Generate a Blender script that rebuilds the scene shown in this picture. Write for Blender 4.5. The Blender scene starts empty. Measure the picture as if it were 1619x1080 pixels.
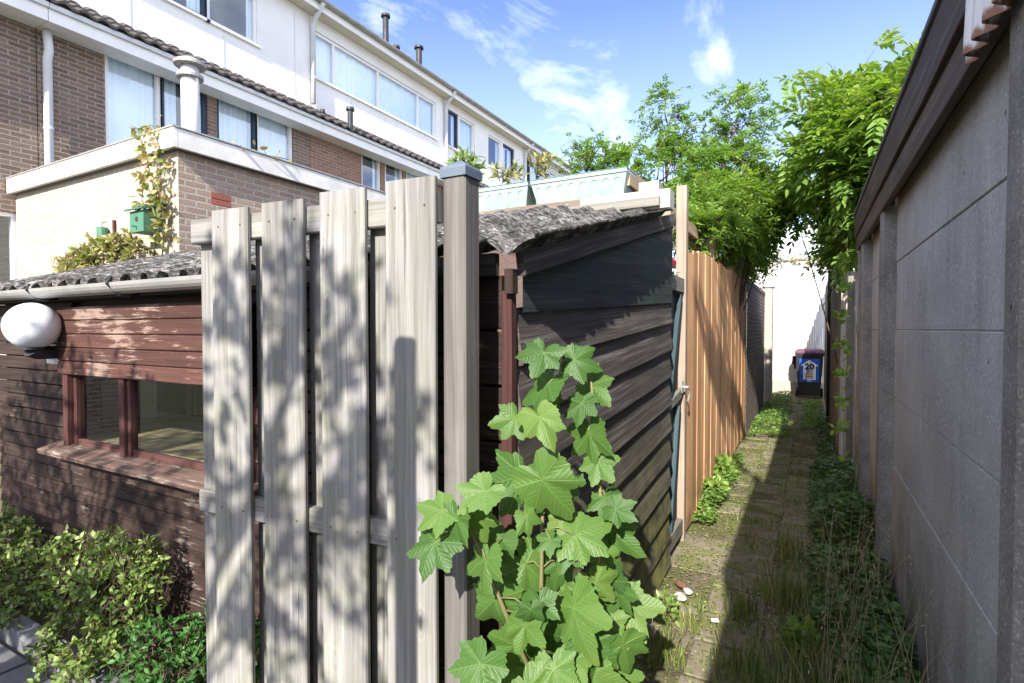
import bpy, math, random
import numpy as np
from mathutils import Vector, Matrix
R = math.radians
S = bpy.context.scene
random.seed(7); rng = np.random.default_rng(7)
# ---------------------------------------------------------------- camera
cam_d = bpy.data.cameras.new('camera'); cam = bpy.data.objects.new('camera', cam_d)
S.collection.objects.link(cam); S.camera = cam
cam_d.sensor_width = 36; cam_d.lens = 18.97; cam_d.clip_start = .05; cam_d.clip_end = 2000
cam.location = (0, 0, 1.5); cam.rotation_euler = (R(90 - 1.34), 0, R(28.9))
# ---------------------------------------------------------------- sun and sky
SUN = Vector((.28, -1.5, 1.0)).normalized()          # direction towards the sun
EL = math.asin(SUN.z)
sd = bpy.data.lights.new('sun', 'SUN'); sun = bpy.data.objects.new('sun', sd); S.collection.objects.link(sun)
sd.energy = 4.4; sd.angle = R(.55); sd.color = (1, .945, .86)
sun.rotation_euler = SUN.to_track_quat('Z', 'Y').to_euler()
S.view_settings.view_transform = 'Standard'; S.view_settings.look = 'None'
S.view_settings.exposure = 1.35; S.view_settings.gamma = 1
W = bpy.data.worlds.new('World'); S.world = W; W.use_nodes = True
nt = W.node_tree; nt.nodes.clear()
class NB:
    """tiny node builder"""
    def __init__(s, nt): s.nt = nt
    def n(s, t, **k):
        o = s.nt.nodes.new(t)
        for a, b in k.items():
            if a.startswith('i_'):
                key = a[2:]; key = int(key) if key.isdigit() else key.replace('_', ' ')
                s.put(o.inputs[key], b)
            else: setattr(o, a, b)
        return o
    def put(s, sock, b):
        if hasattr(b, 'is_output'): s.nt.links.new(b, sock)
        elif hasattr(b, 'outputs'): s.nt.links.new(b.outputs[0], sock)
        else:
            if isinstance(b, (tuple, list)) and len(b) == 3 and sock.type == 'RGBA': b = (*b, 1)
            sock.default_value = b
    def m(s, op, a, b=0., c=None, clamp=False):
        o = s.n('ShaderNodeMath', operation=op, use_clamp=clamp); s.put(o.inputs[0], a); s.put(o.inputs[1], b)
        if c is not None: s.put(o.inputs[2], c)
        return o.outputs[0]
    def vm(s, op, a, b):
        o = s.n('ShaderNodeVectorMath', operation=op); s.put(o.inputs[0], a); s.put(o.inputs[1], b)
        return o.outputs[1] if op in ('DOT_PRODUCT', 'LENGTH', 'DISTANCE') else o.outputs[0]
    def mix(s, f, a, b, bt='MIX'):
        o = s.n('ShaderNodeMix', data_type='RGBA', blend_type=bt)
        s.put(o.inputs[0], f); s.put(o.inputs[6], a); s.put(o.inputs[7], b); return o.outputs[2]
    def ramp(s, f, pts):
        o = s.n('ShaderNodeValToRGB'); s.put(o.inputs[0], f); e = o.color_ramp.elements
        while len(e) < len(pts): e.new(.5)
        for q, (p, c) in zip(e, pts):
            q.position = p; q.color = (c, c, c, 1) if isinstance(c, (int, float)) else (*c, 1)
        return o.outputs[0]
    def noise(s, v, sc, det=4, rough=.55, dist=0.):
        o = s.n('ShaderNodeTexNoise'); s.put(o.inputs['Vector'], v); o.inputs['Scale'].default_value = sc
        o.inputs['Detail'].default_value = det; o.inputs['Roughness'].default_value = rough
        o.inputs['Distortion'].default_value = dist; return o.outputs[0]
    def mr(s, v, a, b, c=0., d=1.):
        o = s.n('ShaderNodeMapRange'); s.put(o.inputs[0], v)
        for i, q in enumerate((a, b, c, d)): s.put(o.inputs[i + 1], q)
        return o.outputs[0]
    def scale(s, v, x, y, z):
        o = s.n('ShaderNodeMapping'); s.put(o.inputs[0], v); o.inputs['Scale'].default_value = (x, y, z); return o.outputs[0]
b = NB(nt)
sky = b.n('ShaderNodeTexSky', sky_type='NISHITA', sun_disc=False, sun_elevation=EL, sun_rotation=math.atan2(SUN.x, SUN.y),
          air_density=1.0, dust_density=.6, ozone_density=1.6)
dirn = b.n('ShaderNodeTexCoord').outputs['Generated']
sep = b.n('ShaderNodeSeparateXYZ', i_0=dirn)
zz = b.m('ADD', sep.outputs[2], .25)
cv = b.n('ShaderNodeCombineXYZ', i_0=b.m('DIVIDE', sep.outputs[0], zz), i_1=b.m('DIVIDE', sep.outputs[1], zz))
n1 = b.noise(b.scale(cv, 1.6, 1, 1), 2.3, 9, .62, .7)
n2 = b.noise(cv, 7.0, 6, .6, .4)
cl = b.m('ADD', b.m('MULTIPLY', n1, .75), b.m('MULTIPLY', n2, .25))
acc = None                                            # fair-weather clouds; the wide ones out of view are added as neutral fill light
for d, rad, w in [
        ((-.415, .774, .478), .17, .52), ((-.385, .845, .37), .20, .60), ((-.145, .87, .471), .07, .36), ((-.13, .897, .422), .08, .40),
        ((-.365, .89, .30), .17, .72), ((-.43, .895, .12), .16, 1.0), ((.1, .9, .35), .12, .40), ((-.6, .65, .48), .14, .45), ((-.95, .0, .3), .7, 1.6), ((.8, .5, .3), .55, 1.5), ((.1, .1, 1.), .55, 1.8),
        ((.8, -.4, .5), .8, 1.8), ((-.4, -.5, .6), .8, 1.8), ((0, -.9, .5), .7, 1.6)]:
    v = Vector(d).normalized()
    q = b.mr(b.vm('DISTANCE', dirn, tuple(v)), 0., rad, w, 0.)
    acc = q if acc is None else b.m('MAXIMUM', acc, q)
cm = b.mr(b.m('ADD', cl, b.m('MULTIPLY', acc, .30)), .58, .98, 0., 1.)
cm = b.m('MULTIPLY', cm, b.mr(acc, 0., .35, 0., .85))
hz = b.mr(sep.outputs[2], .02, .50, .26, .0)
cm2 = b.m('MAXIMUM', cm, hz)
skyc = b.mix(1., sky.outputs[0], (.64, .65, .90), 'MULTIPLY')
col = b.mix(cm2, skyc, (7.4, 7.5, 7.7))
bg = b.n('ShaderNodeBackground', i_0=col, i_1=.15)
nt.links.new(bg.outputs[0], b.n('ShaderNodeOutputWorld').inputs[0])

# ---------------------------------------------------------------- objects, names, labels
C = S.collection
def tag(o, label=None, cat=None, group=None, kind=None):
    for k, v in (('label', label), ('category', cat), ('group', group), ('kind', kind)):
        if v: o[k] = v
    return o
def thing(name, label, cat, loc=(0, 0, 0), rz=0, group=None):
    o = bpy.data.objects.new(name, None); C.objects.link(o); o.empty_display_size = .1
    o.location = loc; o.rotation_euler = (0, 0, rz); return tag(o, label, cat, group)
class MB:
    def __init__(s): s.v = []; s.f = []; s.uv = []; s.r = []
    def face(s, pts, uvs=None, r=.5):
        i = len(s.v); s.v += [tuple(p) for p in pts]; s.f.append(tuple(range(i, i + len(pts))))
        s.uv += uvs if uvs else [(0, 0)] * len(pts); s.r += [r] * len(pts)
    def grid(s, P, U, r=.5, close=False):
        """P[i][j] points -> shared-vertex quads; U same layout"""
        n, m = len(P), len(P[0]); o = len(s.v)
        for i in range(n):
            for j in range(m): s.v.append(tuple(P[i][j])); s.r.append(r)
        for i in range(n - 1):
            for j in range(m - (0 if close else 1)):
                k = (j + 1) % m
                s.f.append((o + i * m + j, o + i * m + k, o + (i + 1) * m + k, o + (i + 1) * m + j))
                u0, u1, u2, u3 = U[i][j], U[i][k], U[i + 1][k], U[i + 1][j]
                if close and k == 0: u1 = (U[i][m - 1][0] * 2 - U[i][m - 2][0], U[i][j][1]); u2 = (u1[0], U[i + 1][j][1])
                s.uv += [u0, u1, u2, u3]
    def box(s, a, c, r=None):
        """axis-aligned box with uv in metres; v runs along the longest side"""
        a = [min(p, q) for p, q in zip(a, c)] if False else a
        lo = [min(a[i], c[i]) for i in range(3)]; hi = [max(a[i], c[i]) for i in range(3)]
        d = [hi[i] - lo[i] for i in range(3)]; L = d.index(max(d))
        s.board(((lo[0] + hi[0]) / 2, (lo[1] + hi[1]) / 2, (lo[2] + hi[2]) / 2), L, d, r)
    def board(s, ctr, L, d, r=None, ch=.003, M=None, seg=1, wob=0.):
        """chamfered bar centred on ctr, length along axis L, dims d; optional matrix M"""
        r = random.random() if r is None else r
        A, B = [(1, 2), (2, 0), (0, 1)][L]; w, h = d[A] / 2, d[B] / 2; ch = min(ch, w * .4, h * .4)
        prof = [(-w + ch, -h), (w - ch, -h), (w, -h + ch), (w, h - ch), (w - ch, h), (-w + ch, h), (-w, h - ch), (-w, -h + ch)]
        per = [0]
        for i in range(8):
            p, q = prof[i], prof[(i + 1) % 8]; per.append(per[-1] + math.hypot(q[0] - p[0], q[1] - p[1]))
        uo, vo = r * 7.3, r * 13.7
        P = []; o = len(s.v)
        for i in range(seg + 1):
            t = -d[L] / 2 + d[L] * i / seg
            wa, wb = (random.uniform(-wob, wob), random.uniform(-wob, wob)) if wob else (0, 0)
            for (x, y) in prof:
                p = [0, 0, 0]; p[L] = t; p[A] = x + wa; p[B] = y + wb
                p = Vector(p) + Vector(ctr)
                if M is not None: p = M @ p
                s.v.append(tuple(p)); s.r.append(r)
        for i in range(seg):
            v0, v1 = vo + d[L] * i / seg, vo + d[L] * (i + 1) / seg
            for j in range(8):
                k = (j + 1) % 8
                s.f.append((o + i * 8 + j, o + i * 8 + k, o + i * 8 + 8 + k, o + i * 8 + 8 + j))
                s.uv += [(uo + per[j], v0), (uo + per[j + 1], v0), (uo + per[j + 1], v1), (uo + per[j], v1)]
        s.f.append(tuple(o + j for j in reversed(range(8)))); s.uv += [(uo + prof[j][0], vo + prof[j][1]) for j in reversed(range(8))]
        e = o + seg * 8
        s.f.append(tuple(e + j for j in range(8))); s.uv += [(uo + prof[j][0], vo + prof[j][1]) for j in range(8)]
    def tube(s, pts, rad, n=6, r=.5, cap=True):
        pts = [Vector(p) for p in pts]; rad = rad if isinstance(rad, (list, tuple)) else [rad] * len(pts)
        P = []; U = []; L = 0; prev = None
        for i, p in enumerate(pts):
            t = (pts[min(i + 1, len(pts) - 1)] - pts[max(i - 1, 0)]).normalized()
            if t.length < 1e-6: t = Vector((0, 0, 1))
            if prev is None: prev = t.orthogonal().normalized()
            x = (prev - t * prev.dot(t)).normalized(); y = t.cross(x); prev = x
            if i: L += (p - pts[i - 1]).length
            P.append([p + (x * math.cos(2 * math.pi * k / n) + y * math.sin(2 * math.pi * k / n)) * rad[i] for k in range(n)])
            U.append([(2 * math.pi * rad[i] * k / n, L) for k in range(n)])
        o = len(s.v); s.grid(P, U, r, close=True)
        if cap:
            s.f.append(tuple(o + j for j in reversed(range(n)))); s.uv += [(0, 0)] * n
            e = o + (len(pts) - 1) * n; s.f.append(tuple(e + j for j in range(n))); s.uv += [(0, 0)] * n
    def quad_wall(s, ax, c, u0, u1, z0, z1, holes=(), depth=.1, sign=1, r=.5):
        """wall skin on plane ax=c seen from +sign side, with holes (u0,u1,z0,z1) and reveals going back by depth"""
        us = sorted({u0, u1, *[q for h in holes for q in h[:2]]}); zs = sorted({z0, z1, *[q for h in holes for q in h[2:]]})
        def P(u, z, off=0):
            return (c - sign * off, u, z) if ax == 'X' else (u, c - sign * off, z)
        flip = (ax == 'X') == (sign > 0)
        for i in range(len(us) - 1):
            for j in range(len(zs) - 1):
                a, bb, e, g = us[i], us[i + 1], zs[j], zs[j + 1]; mu, mz = (a + bb) / 2, (e + g) / 2
                if any(h[0] < mu < h[1] and h[2] < mz < h[3] for h in holes): continue
                q = [(a, e), (bb, e), (bb, g), (a, g)]
                if not flip: q = q[::-1]
                s.face([P(*p) for p in q], [tuple(p) for p in q], r)
        for (a, bb, e, g) in holes:
            for (p, q) in (((a, e), (a, g)), ((a, g), (bb, g)), ((bb, g), (bb, e)), ((bb, e), (a, e))):
                s.face([P(*p), P(*q), P(*q, depth), P(*p, depth)], [(p[0], p[1]), (q[0], q[1]), (q[0] + depth, q[1]), (p[0] + depth, p[1])], r)
    def build(s, name, mat, parent=None, smooth=False):
        me = bpy.data.meshes.new(name); me.from_pydata(s.v, [], s.f)
        uv = me.uv_layers.new(name='UVMap'); uv.data.foreach_set('uv', np.array(s.uv, dtype=np.float32).ravel())
        at = me.attributes.new('rnd', 'FLOAT', 'POINT'); at.data.foreach_set('value', np.array(s.r, dtype=np.float32))
        if smooth: me.polygons.foreach_set('use_smooth', [True] * len(me.polygons))
        me.materials.append(mat); me.update()
        o = bpy.data.objects.new(name, me); C.objects.link(o)
        if parent is not None: o.parent = parent
        return o
def rotz(x, y, ang, z=0): return Matrix.Translation((x, y, z)) @ Matrix.Rotation(ang, 4, 'Z')
# ---------------------------------------------------------------- materials
def newmat(name):
    m = bpy.data.materials.new(name); m.use_nodes = True; m.node_tree.nodes.clear(); return m, NB(m.node_tree)
def finish(bb, sh): bb.nt.links.new(sh, bb.n('ShaderNodeOutputMaterial').inputs[0])
def princ(bb, col, rough=.8, bump=None, bs=.3, bd=.01, metal=0., spec=.3, **k):
    p = bb.n('ShaderNodeBsdfPrincipled'); bb.put(p.inputs['Base Color'], col); bb.put(p.inputs['Roughness'], rough)
    p.inputs['Metallic'].default_value = metal; p.inputs['Specular IOR Level'].default_value = spec
    if bump is not None:
        bu = bb.n('ShaderNodeBump'); bb.put(bu.inputs['Height'], bump); bu.inputs['Strength'].default_value = bs
        bu.inputs['Distance'].default_value = bd; bb.put(p.inputs['Normal'], bu.outputs[0])
    return p.outputs[0]
def UVn(bb): return bb.n('ShaderNodeUVMap', uv_map='UVMap').outputs[0]
def RN(bb): return bb.n('ShaderNodeAttribute', attribute_name='rnd').outputs['Fac']
def OB(bb): return bb.n('ShaderNodeTexCoord').outputs['Object']
def wood(name, dark, mid, light, rough=.75, grain=1., peel=None, stain=None, knots=.6, bs=.5, algae=None, spread=.35):
    m, bb = newmat(name); uv = UVn(bb); r = RN(bb)
    off = bb.n('ShaderNodeCombineXYZ', i_2=bb.m('MULTIPLY', r, 40.))
    v = bb.vm('ADD', uv, off)
    warp = bb.noise(bb.scale(v, 6, 1.1, 1), 1., 3, .5)
    v2 = bb.vm('ADD', bb.scale(v, 1, .035, 1), bb.n('ShaderNodeCombineXYZ', i_0=bb.m('MULTIPLY', warp, .05)))
    g1 = bb.noise(bb.scale(v2, 110 * grain, 60, 1), 1., 5, .65)
    g2 = bb.noise(bb.scale(v2, 24 * grain, 22, 1), 1., 3, .5, .6)
    vo = bb.n('ShaderNodeTexVoronoi', feature='F1'); bb.put(vo.inputs['Vector'], bb.scale(v, 9, 3.2, 1)); vo.inputs['Scale'].default_value = 1.
    kn = bb.m('MULTIPLY', bb.mr(vo.outputs['Distance'], .04, .10, knots, 0.), bb.m('GREATER_THAN', bb.n('ShaderNodeSeparateColor', i_0=vo.outputs['Color']).outputs[0], .55))
    ring = bb.m('MULTIPLY', bb.m('SINE', bb.m('MULTIPLY', vo.outputs['Distance'], 90.)), bb.mr(vo.outputs['Distance'], .06, .22, .05, 0.))
    h = bb.m('ADD', bb.m('ADD', bb.m('MULTIPLY', g1, .55), bb.m('MULTIPLY', g2, .45)), ring)
    col = bb.ramp(h, [(.3, dark), (.5, mid), (.72, light)])
    col = bb.mix(kn, col, tuple(c * .45 for c in dark))
    ck = bb.noise(bb.scale(v2, 90, 26, 1), 1., 2, .5); col = bb.mix(bb.mr(ck, .70, .74, 0, .75), col, tuple(c * .3 for c in dark))
    low = bb.noise(OB(bb), 2.7, 5, .6)
    col = bb.mix(bb.mr(low, .35, .65, .0, .45), col, tuple(c * .62 for c in mid))
    br = bb.m('ADD', bb.m('MULTIPLY', r, spread), 1 - spread / 2)
    col = bb.mix(1., col, bb.n('ShaderNodeCombineXYZ', i_0=br, i_1=br, i_2=br), 'MULTIPLY')
    if stain:
        col = bb.mix(bb.mr(bb.noise(bb.scale(OB(bb), 1, 1, .5), 3.1, 5, .7), stain[1], stain[1] + .08, 0, stain[2]), col, stain[0])
    if peel:
        pn = bb.noise(bb.scale(v, 60, 5, 1), 1., 7, .78, .3); pl = bb.noise(OB(bb), 3.3, 3, .5)
        col = bb.mix(bb.mr(bb.m('ADD', bb.m('MULTIPLY', pn, .7), bb.m('MULTIPLY', pl, .5)), peel[1], peel[1] + .05, 0., .9), col, peel[0])
    if algae:
        z = bb.n('ShaderNodeSeparateXYZ', i_0=OB(bb)).outputs[2]
        col = bb.mix(bb.m('MULTIPLY', bb.mr(bb.noise(OB(bb), 7., 6, .7), .40, .62), bb.mr(z, algae[1], algae[2], algae[3], 0.)), col, algae[0])
    finish(bb, princ(bb, col, rough, h, bs, .006)); return m
def brick(name, c1, c2, mortar, bw=.21, rh=.0625, ms=.010, sat=None, bs=.8):
    m, bb = newmat(name); uv = UVn(bb)
    w = bb.vm('ADD', uv, bb.vm('MULTIPLY', bb.n('ShaderNodeTexNoise', i_Scale=9., i_Vector=uv).outputs['Color'], (.006, .006, 0)))
    t = bb.n('ShaderNodeTexBrick', offset=.5); bb.put(t.inputs['Vector'], w)
    bb.put(t.inputs['Color1'], c1); bb.put(t.inputs['Color2'], c2); bb.put(t.inputs['Mortar'], mortar)
    for k, q in (('Scale', 1.), ('Mortar Size', ms), ('Mortar Smooth', .25), ('Bias', 0.), ('Brick Width', bw), ('Row Height', rh)): t.inputs[k].default_value = q
    ns = bb.noise(uv, 55, 4, .6); lo = bb.noise(uv, 1.3, 4, .6)
    col = bb.mix(bb.mr(ns, .3, .7, .0, .5), t.outputs[0], (.05, .035, .03), 'MIX') if sat is None else t.outputs[0]
    col = bb.mix(bb.mr(lo, .3, .7, 0, .35), col, tuple(q * .6 for q in c1))
    hh = bb.m('ADD', bb.m('MULTIPLY', bb.m('SUBTRACT', 1., t.outputs[1]), 1.), bb.m('MULTIPLY', ns, .35))
    finish(bb, princ(bb, col, .9, hh, bs, .008)); return m
def paint(name, col, rough=.5, dirt=.15, sc=6, bs=.08, spec=.4, metal=0., dcol=None):
    m, bb = newmat(name); o = OB(bb)
    n = bb.noise(o, sc, 6, .65); f = bb.noise(o, sc * 14, 3, .6)
    c = bb.mix(bb.mr(n, .42, .75, 0, dirt * 2), col, dcol or tuple(q * .45 for q in col))
    c = bb.mix(bb.mr(f, .55, .8, 0, dirt), c, tuple(q * .5 for q in col))
    finish(bb, princ(bb, c, bb.mr(n, .2, .8, rough, min(1, rough + .25)), f, bs, .004, metal=metal, spec=spec)); return m
def concrete(name, a, c, speck=.4, green=None, scale=1., bs=.35, base=False):
    m, bb = newmat(name); o = OB(bb)
    n = bb.noise(o, 2.2 * scale, 6, .65); f = bb.noise(o, 70 * scale, 5, .7); w = bb.noise(bb.scale(o, 6, 6, 1.0), 1.4, 5, .6)
    col = bb.mix(bb.mr(n, .3, .7), a, c)
    col = bb.mix(bb.mr(f, .55, .72, 0, speck), col, tuple(min(1, q * 1.9) for q in c))
    col = bb.mix(bb.mr(f, .42, .30, 0, speck), col, tuple(q * .4 for q in a))
    col = bb.mix(bb.mr(w, .5, .75, 0, .35), col, tuple(q * .55 for q in a))
    st = bb.noise(bb.scale(o, 9, 9, 2.2), 1.1, 3, .5)
    col = bb.mix(bb.mr(st, .66, .76, 0, .28), col, tuple(min(1, q * 2.1) for q in c))
    vo = bb.n('ShaderNodeTexVoronoi', feature='F1', i_Scale=7.); bb.put(vo.inputs['Vector'], o)
    pit = bb.mr(vo.outputs['Distance'], .035, .05, 1., 0.)
    col = bb.mix(bb.m('MULTIPLY', pit, .8), col, tuple(q * .25 for q in a))
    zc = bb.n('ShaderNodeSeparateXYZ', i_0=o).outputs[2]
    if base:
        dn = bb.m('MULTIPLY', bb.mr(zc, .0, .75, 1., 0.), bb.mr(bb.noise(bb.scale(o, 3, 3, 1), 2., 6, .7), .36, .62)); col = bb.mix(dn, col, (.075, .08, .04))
    if green:
        col = bb.mix(bb.mr(bb.noise(o, 4.5 * scale, 6, .7), green[1], green[1] + .14, 0, .85), col, green[0])
    h = bb.m('SUBTRACT', bb.m('ADD', f, bb.m('MULTIPLY', n, 1.5)), bb.m('MULTIPLY', pit, 1.5))
    finish(bb, princ(bb, col, .88, h, bs, .005, spec=.2)); return m
def leafm(name, cols, trans=.35, rough=.42, spec=.35, veins=False):
    m, bb = newmat(name); r = RN(bb); n = bb.noise(OB(bb), 14, 3, .6)
    f = bb.m('ADD', bb.m('MULTIPLY', r, .8), bb.m('MULTIPLY', n, .25))
    k = len(cols); col = bb.ramp(f, [(i / (k - 1) if k > 1 else 0, c) for i, c in enumerate(cols)])
    h = n
    if veins:
        sp = bb.n('ShaderNodeSeparateXYZ', i_0=UVn(bb)); x, y = sp.outputs[0], sp.outputs[1]; mn = None; al = None
        for a in (0, 52, -52, 108, -108):
            sa, ca = math.sin(R(a)), math.cos(R(a))
            perp = bb.m('ABSOLUTE', bb.m('SUBTRACT', bb.m('MULTIPLY', x, ca), bb.m('MULTIPLY', y, sa)))
            along = bb.m('ADD', bb.m('MULTIPLY', x, sa), bb.m('MULTIPLY', y, ca))
            perp = bb.m('ADD', perp, bb.m('MULTIPLY', bb.m('LESS_THAN', along, 0.), 9.))
            if mn is None: mn, al = perp, along
            else:
                c = bb.m('LESS_THAN', perp, mn); al = bb.m('ADD', bb.m('MULTIPLY', c, along), bb.m('MULTIPLY', bb.m('SUBTRACT', 1., c), al)); mn = bb.m('MINIMUM', perp, mn)
        main = bb.mr(mn, .006, .016, 1., 0.)
        side = bb.m('POWER', bb.m('ABSOLUTE', bb.m('SINE', bb.m('MULTIPLY', bb.m('SUBTRACT', al, mn), 27.))), 14.)
        net = bb.noise(UVn(bb), 30., 3, .6)
        v = bb.m('MAXIMUM', main, bb.m('MULTIPLY', side, .45))
        col = bb.mix(bb.m('MULTIPLY', v, .30), col, (.24, .36, .11))
        edge = bb.mr(bb.vm('LENGTH', UVn(bb), (0, 0, 0)), .75, 1.05, 0., .5)
        col = bb.mix(bb.m('MULTIPLY', edge, bb.mr(net, .5, .7)), col, (.42, .36, .10))
        spot = bb.mr(bb.noise(UVn(bb), 9., 4, .7), .66, .70, 0, .7)
        col = bb.mix(spot, col, (.20, .13, .05))
        h = bb.m('ADD', bb.m('MULTIPLY', net, .4), bb.m('MULTIPLY', v, -1.))
    p = princ(bb, col, rough, h, .35, .004, spec=spec)
    t = bb.n('ShaderNodeBsdfTranslucent'); bb.put(t.inputs[0], bb.mix(1., col, (1.5, 1.5, .6), 'MULTIPLY'))
    mx = bb.n('ShaderNodeMixShader', i_0=trans); bb.put(mx.inputs[1], p); bb.put(mx.inputs[2], t.outputs[0])
    finish(bb, mx.outputs[0]); return m
def glassm(name, tint=(.8, .9, .92), base=.06):
    m, bb = newmat(name)
    fr = bb.n('ShaderNodeFresnel', i_IOR=1.45); g = bb.n('ShaderNodeBsdfGlossy', i_Roughness=.015); bb.put(g.inputs[0], (.85, .93, 1))
    n = bb.noise(OB(bb), 1.1, 2, .5); bu = bb.n('ShaderNodeBump', i_Strength=.06, i_Distance=.02); bb.put(bu.inputs['Height'], n)
    bb.put(g.inputs['Normal'], bu.outputs[0])
    t = bb.n('ShaderNodeBsdfTransparent'); bb.put(t.inputs[0], tint)
    mx = bb.n('ShaderNodeMixShader'); bb.put(mx.inputs[0], bb.m('MULTIPLY', bb.m('ADD', bb.m('MULTIPLY', fr.outputs[0], 1.5), base, clamp=True), bb.m('SUBTRACT', 1., bb.n('ShaderNodeNewGeometry').outputs['Backfacing'])))
    bb.put(mx.inputs[1], t.outputs[0]); bb.put(mx.inputs[2], g.outputs[0]); finish(bb, mx.outputs[0]); return m
M = {}
M['gatewood'] = wood('weathered_grey_wood', (.072, .067, .066), (.225, .216, .213), (.42, .41, .40), knots=.75, bs=.35, algae=((.20, .22, .07), .3, 4.2, .30), spread=.22)
M['postwood'] = wood('post_wood', (.075, .066, .058), (.15, .14, .13), (.245, .23, .215), knots=.45, bs=.35)
M['shedwood'] = wood('brown_shed_wood', (.013, .008, .006), (.034, .019, .015), (.085, .055, .044), knots=.2, bs=.6, spread=.5, peel=((.24, .185, .16), .70))
M['redwood'] = wood('peeling_red_wood', (.04, .017, .012), (.075, .032, .024), (.125, .06, .045), knots=.1, bs=.6, peel=((.27, .19, .15), .625), spread=.35)
M['blackwood'] = wood('black_tarred_wood', (.022, .018, .016), (.082, .071, .064), (.27, .245, .225), knots=.1, bs=.8, spread=.35, algae=((.20, .21, .045), .15, 1.05, .9))
M['bluewood'] = wood('blue_stained_board', (.02, .026, .026), (.05, .06, .058), (.12, .125, .115), knots=.1, bs=.5, stain=((.03, .07, .08), .50, .35))
M['maroon'] = wood('maroon_corner_wood', (.035, .013, .011), (.08, .03, .026), (.15, .08, .065), knots=.1, bs=.4)
M['orange'] = wood('new_orange_wood', (.38, .185, .085), (.62, .34, .165), (.76, .52, .31), knots=.6, bs=.35, spread=.55, algae=((.14, .11, .055), .0, .55, .9))
M['orangepale'] = wood('pale_orange_wood', (.20, .15, .11), (.33, .26, .20), (.44, .37, .30), knots=.3, bs=.3)
M['palewood'] = wood('pale_timber', (.25, .17, .10), (.43, .31, .20), (.56, .44, .31), knots=.3, bs=.3)
M['whitetimber'] = wood('white_weathered_timber', (.26, .235, .20), (.44, .41, .37), (.60, .57, .53), knots=.2, bs=.3)
M['fasciawood'] = wood('dark_fascia_wood', (.03, .022, .018), (.085, .062, .052), (.21, .165, .14), knots=.3, bs=.8, grain=.6, spread=.3)
M['greywood'] = wood('dark_grey_gate_wood', (.03, .03, .03), (.07, .068, .064), (.13, .125, .12), knots=.2)
M['greyrail'] = wood('grey_rail', (.12, .12, .10), (.22, .21, .18), (.34, .32, .28), knots=.3)
M['tealwood'] = wood('teal_painted_brace', (.02, .045, .055), (.04, .075, .09), (.10, .15, .17), knots=.1)
M['brownfence'] = wood('brown_fence_wood', (.10, .075, .055), (.20, .155, .12), (.30, .24, .19), knots=.3)
M['brick'] = brick('brown_brick', (.29, .205, .15), (.165, .115, .09), (.40, .36, .32))
M['brick_red'] = brick('reddish_brick', (.42, .22, .145), (.26, .14, .10), (.42, .37, .32))
M['brick_ext'] = brick('grey_brown_brick', (.50, .37, .28), (.37, .265, .20), (.58, .52, .45))
M['brick_white'] = brick('whitewashed_brick', (.46, .41, .33), (.37, .32, .255), (.52, .48, .42), sat=1, bs=.8)
M['brick_dark'] = brick('dark_alley_brick', (.16, .12, .095), (.10, .075, .06), (.27, .24, .21))
M['white'] = paint('white_panel_paint', (.80, .80, .79), .55, .11, 1.6)
M['whitegloss'] = paint('white_gloss_paint', (.82, .82, .80), .3, .08, 3)
M['cream'] = paint('cream_soffit', (.72, .66, .52), .6, .1, 3)
M['dirtywhite'] = paint('dirty_white_band', (.74, .72, .68), .6, .22, 4, .2)
M['bluedark'] = paint('dark_blue_frame', (.02, .04, .075), .35, .1)
M['pvc'] = paint('pale_pvc', (.60, .62, .63), .4, .15, 3)
M['zinc'] = paint('zinc_gutter', (.38, .37, .35), .45, .3, 5, .1, metal=.35)
M['dark'] = paint('dark_plastic', (.028, .03, .035), .45, .15)
M['capmetal'] = paint('blue_grey_cap', (.11, .14, .18), .4, .2, 20)
M['bin'] = paint('charcoal_bin_plastic', (.022, .023, .028), .4, .2, 10)
M['purple'] = paint('dull_purple_lid', (.13, .055, .10), .45, .2, 10)
M['labelblue'] = paint('blue_sticker', (.02, .10, .50), .35, .05)
M['labelwhite'] = paint('white_sticker', (.80, .83, .85), .4, .03)
M['labelgrey'] = paint('grey_print', (.35, .36, .38), .5, .1)
M['labelred'] = paint('red_print', (.45, .16, .16), .5, .1)
M['ink'] = paint('black_ink', (.01, .01, .02), .4, .0)
M['green'] = paint('green_birdhouse_paint', (.07, .19, .12), .45, .2, 12)
M['planter'] = paint('pale_green_planter', (.33, .44, .40), .5, .3, 8, .15)
M['planterdark'] = paint('planter_rim_green', (.10, .20, .17), .5, .2, 8)
M['redpot'] = paint('red_pot', (.45, .03, .03), .4, .2, 12)
M['rust'] = paint('rusty_metal', (.16, .075, .05), .8, .5, 20, .3)
M['bitumen'] = paint('grey_roof_felt', (.12, .12, .12), .9, .3, 3, .3)
M['tile'] = paint('dark_roof_tile', (.075, .065, .062), .7, .4, 9, .4)
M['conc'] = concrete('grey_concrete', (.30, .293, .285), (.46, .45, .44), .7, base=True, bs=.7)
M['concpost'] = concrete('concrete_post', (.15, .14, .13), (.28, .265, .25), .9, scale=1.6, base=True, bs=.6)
M['paving'] = concrete('mossy_paving', (.15, .125, .095), (.28, .24, .185), .5, green=((.13, .145, .04), .44), scale=1.2, bs=.6)
M['slab'] = concrete('grey_slab', (.09, .09, .095), (.17, .17, .18), .5, scale=1.3)
M['kerb'] = concrete('kerb_concrete', (.11, .11, .115), (.20, .20, .21), .5, scale=1.3)
M['stone'] = concrete('pale_stone', (.40, .36, .33), (.62, .58, .54), .3, scale=5)
M['endwall'] = concrete('white_rendered_wall', (.52, .50, .46), (.74, .73, .70), .2, scale=.8, bs=.25)
m, bb = newmat('mossy_corrugated_cement'); o = OB(bb)
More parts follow.
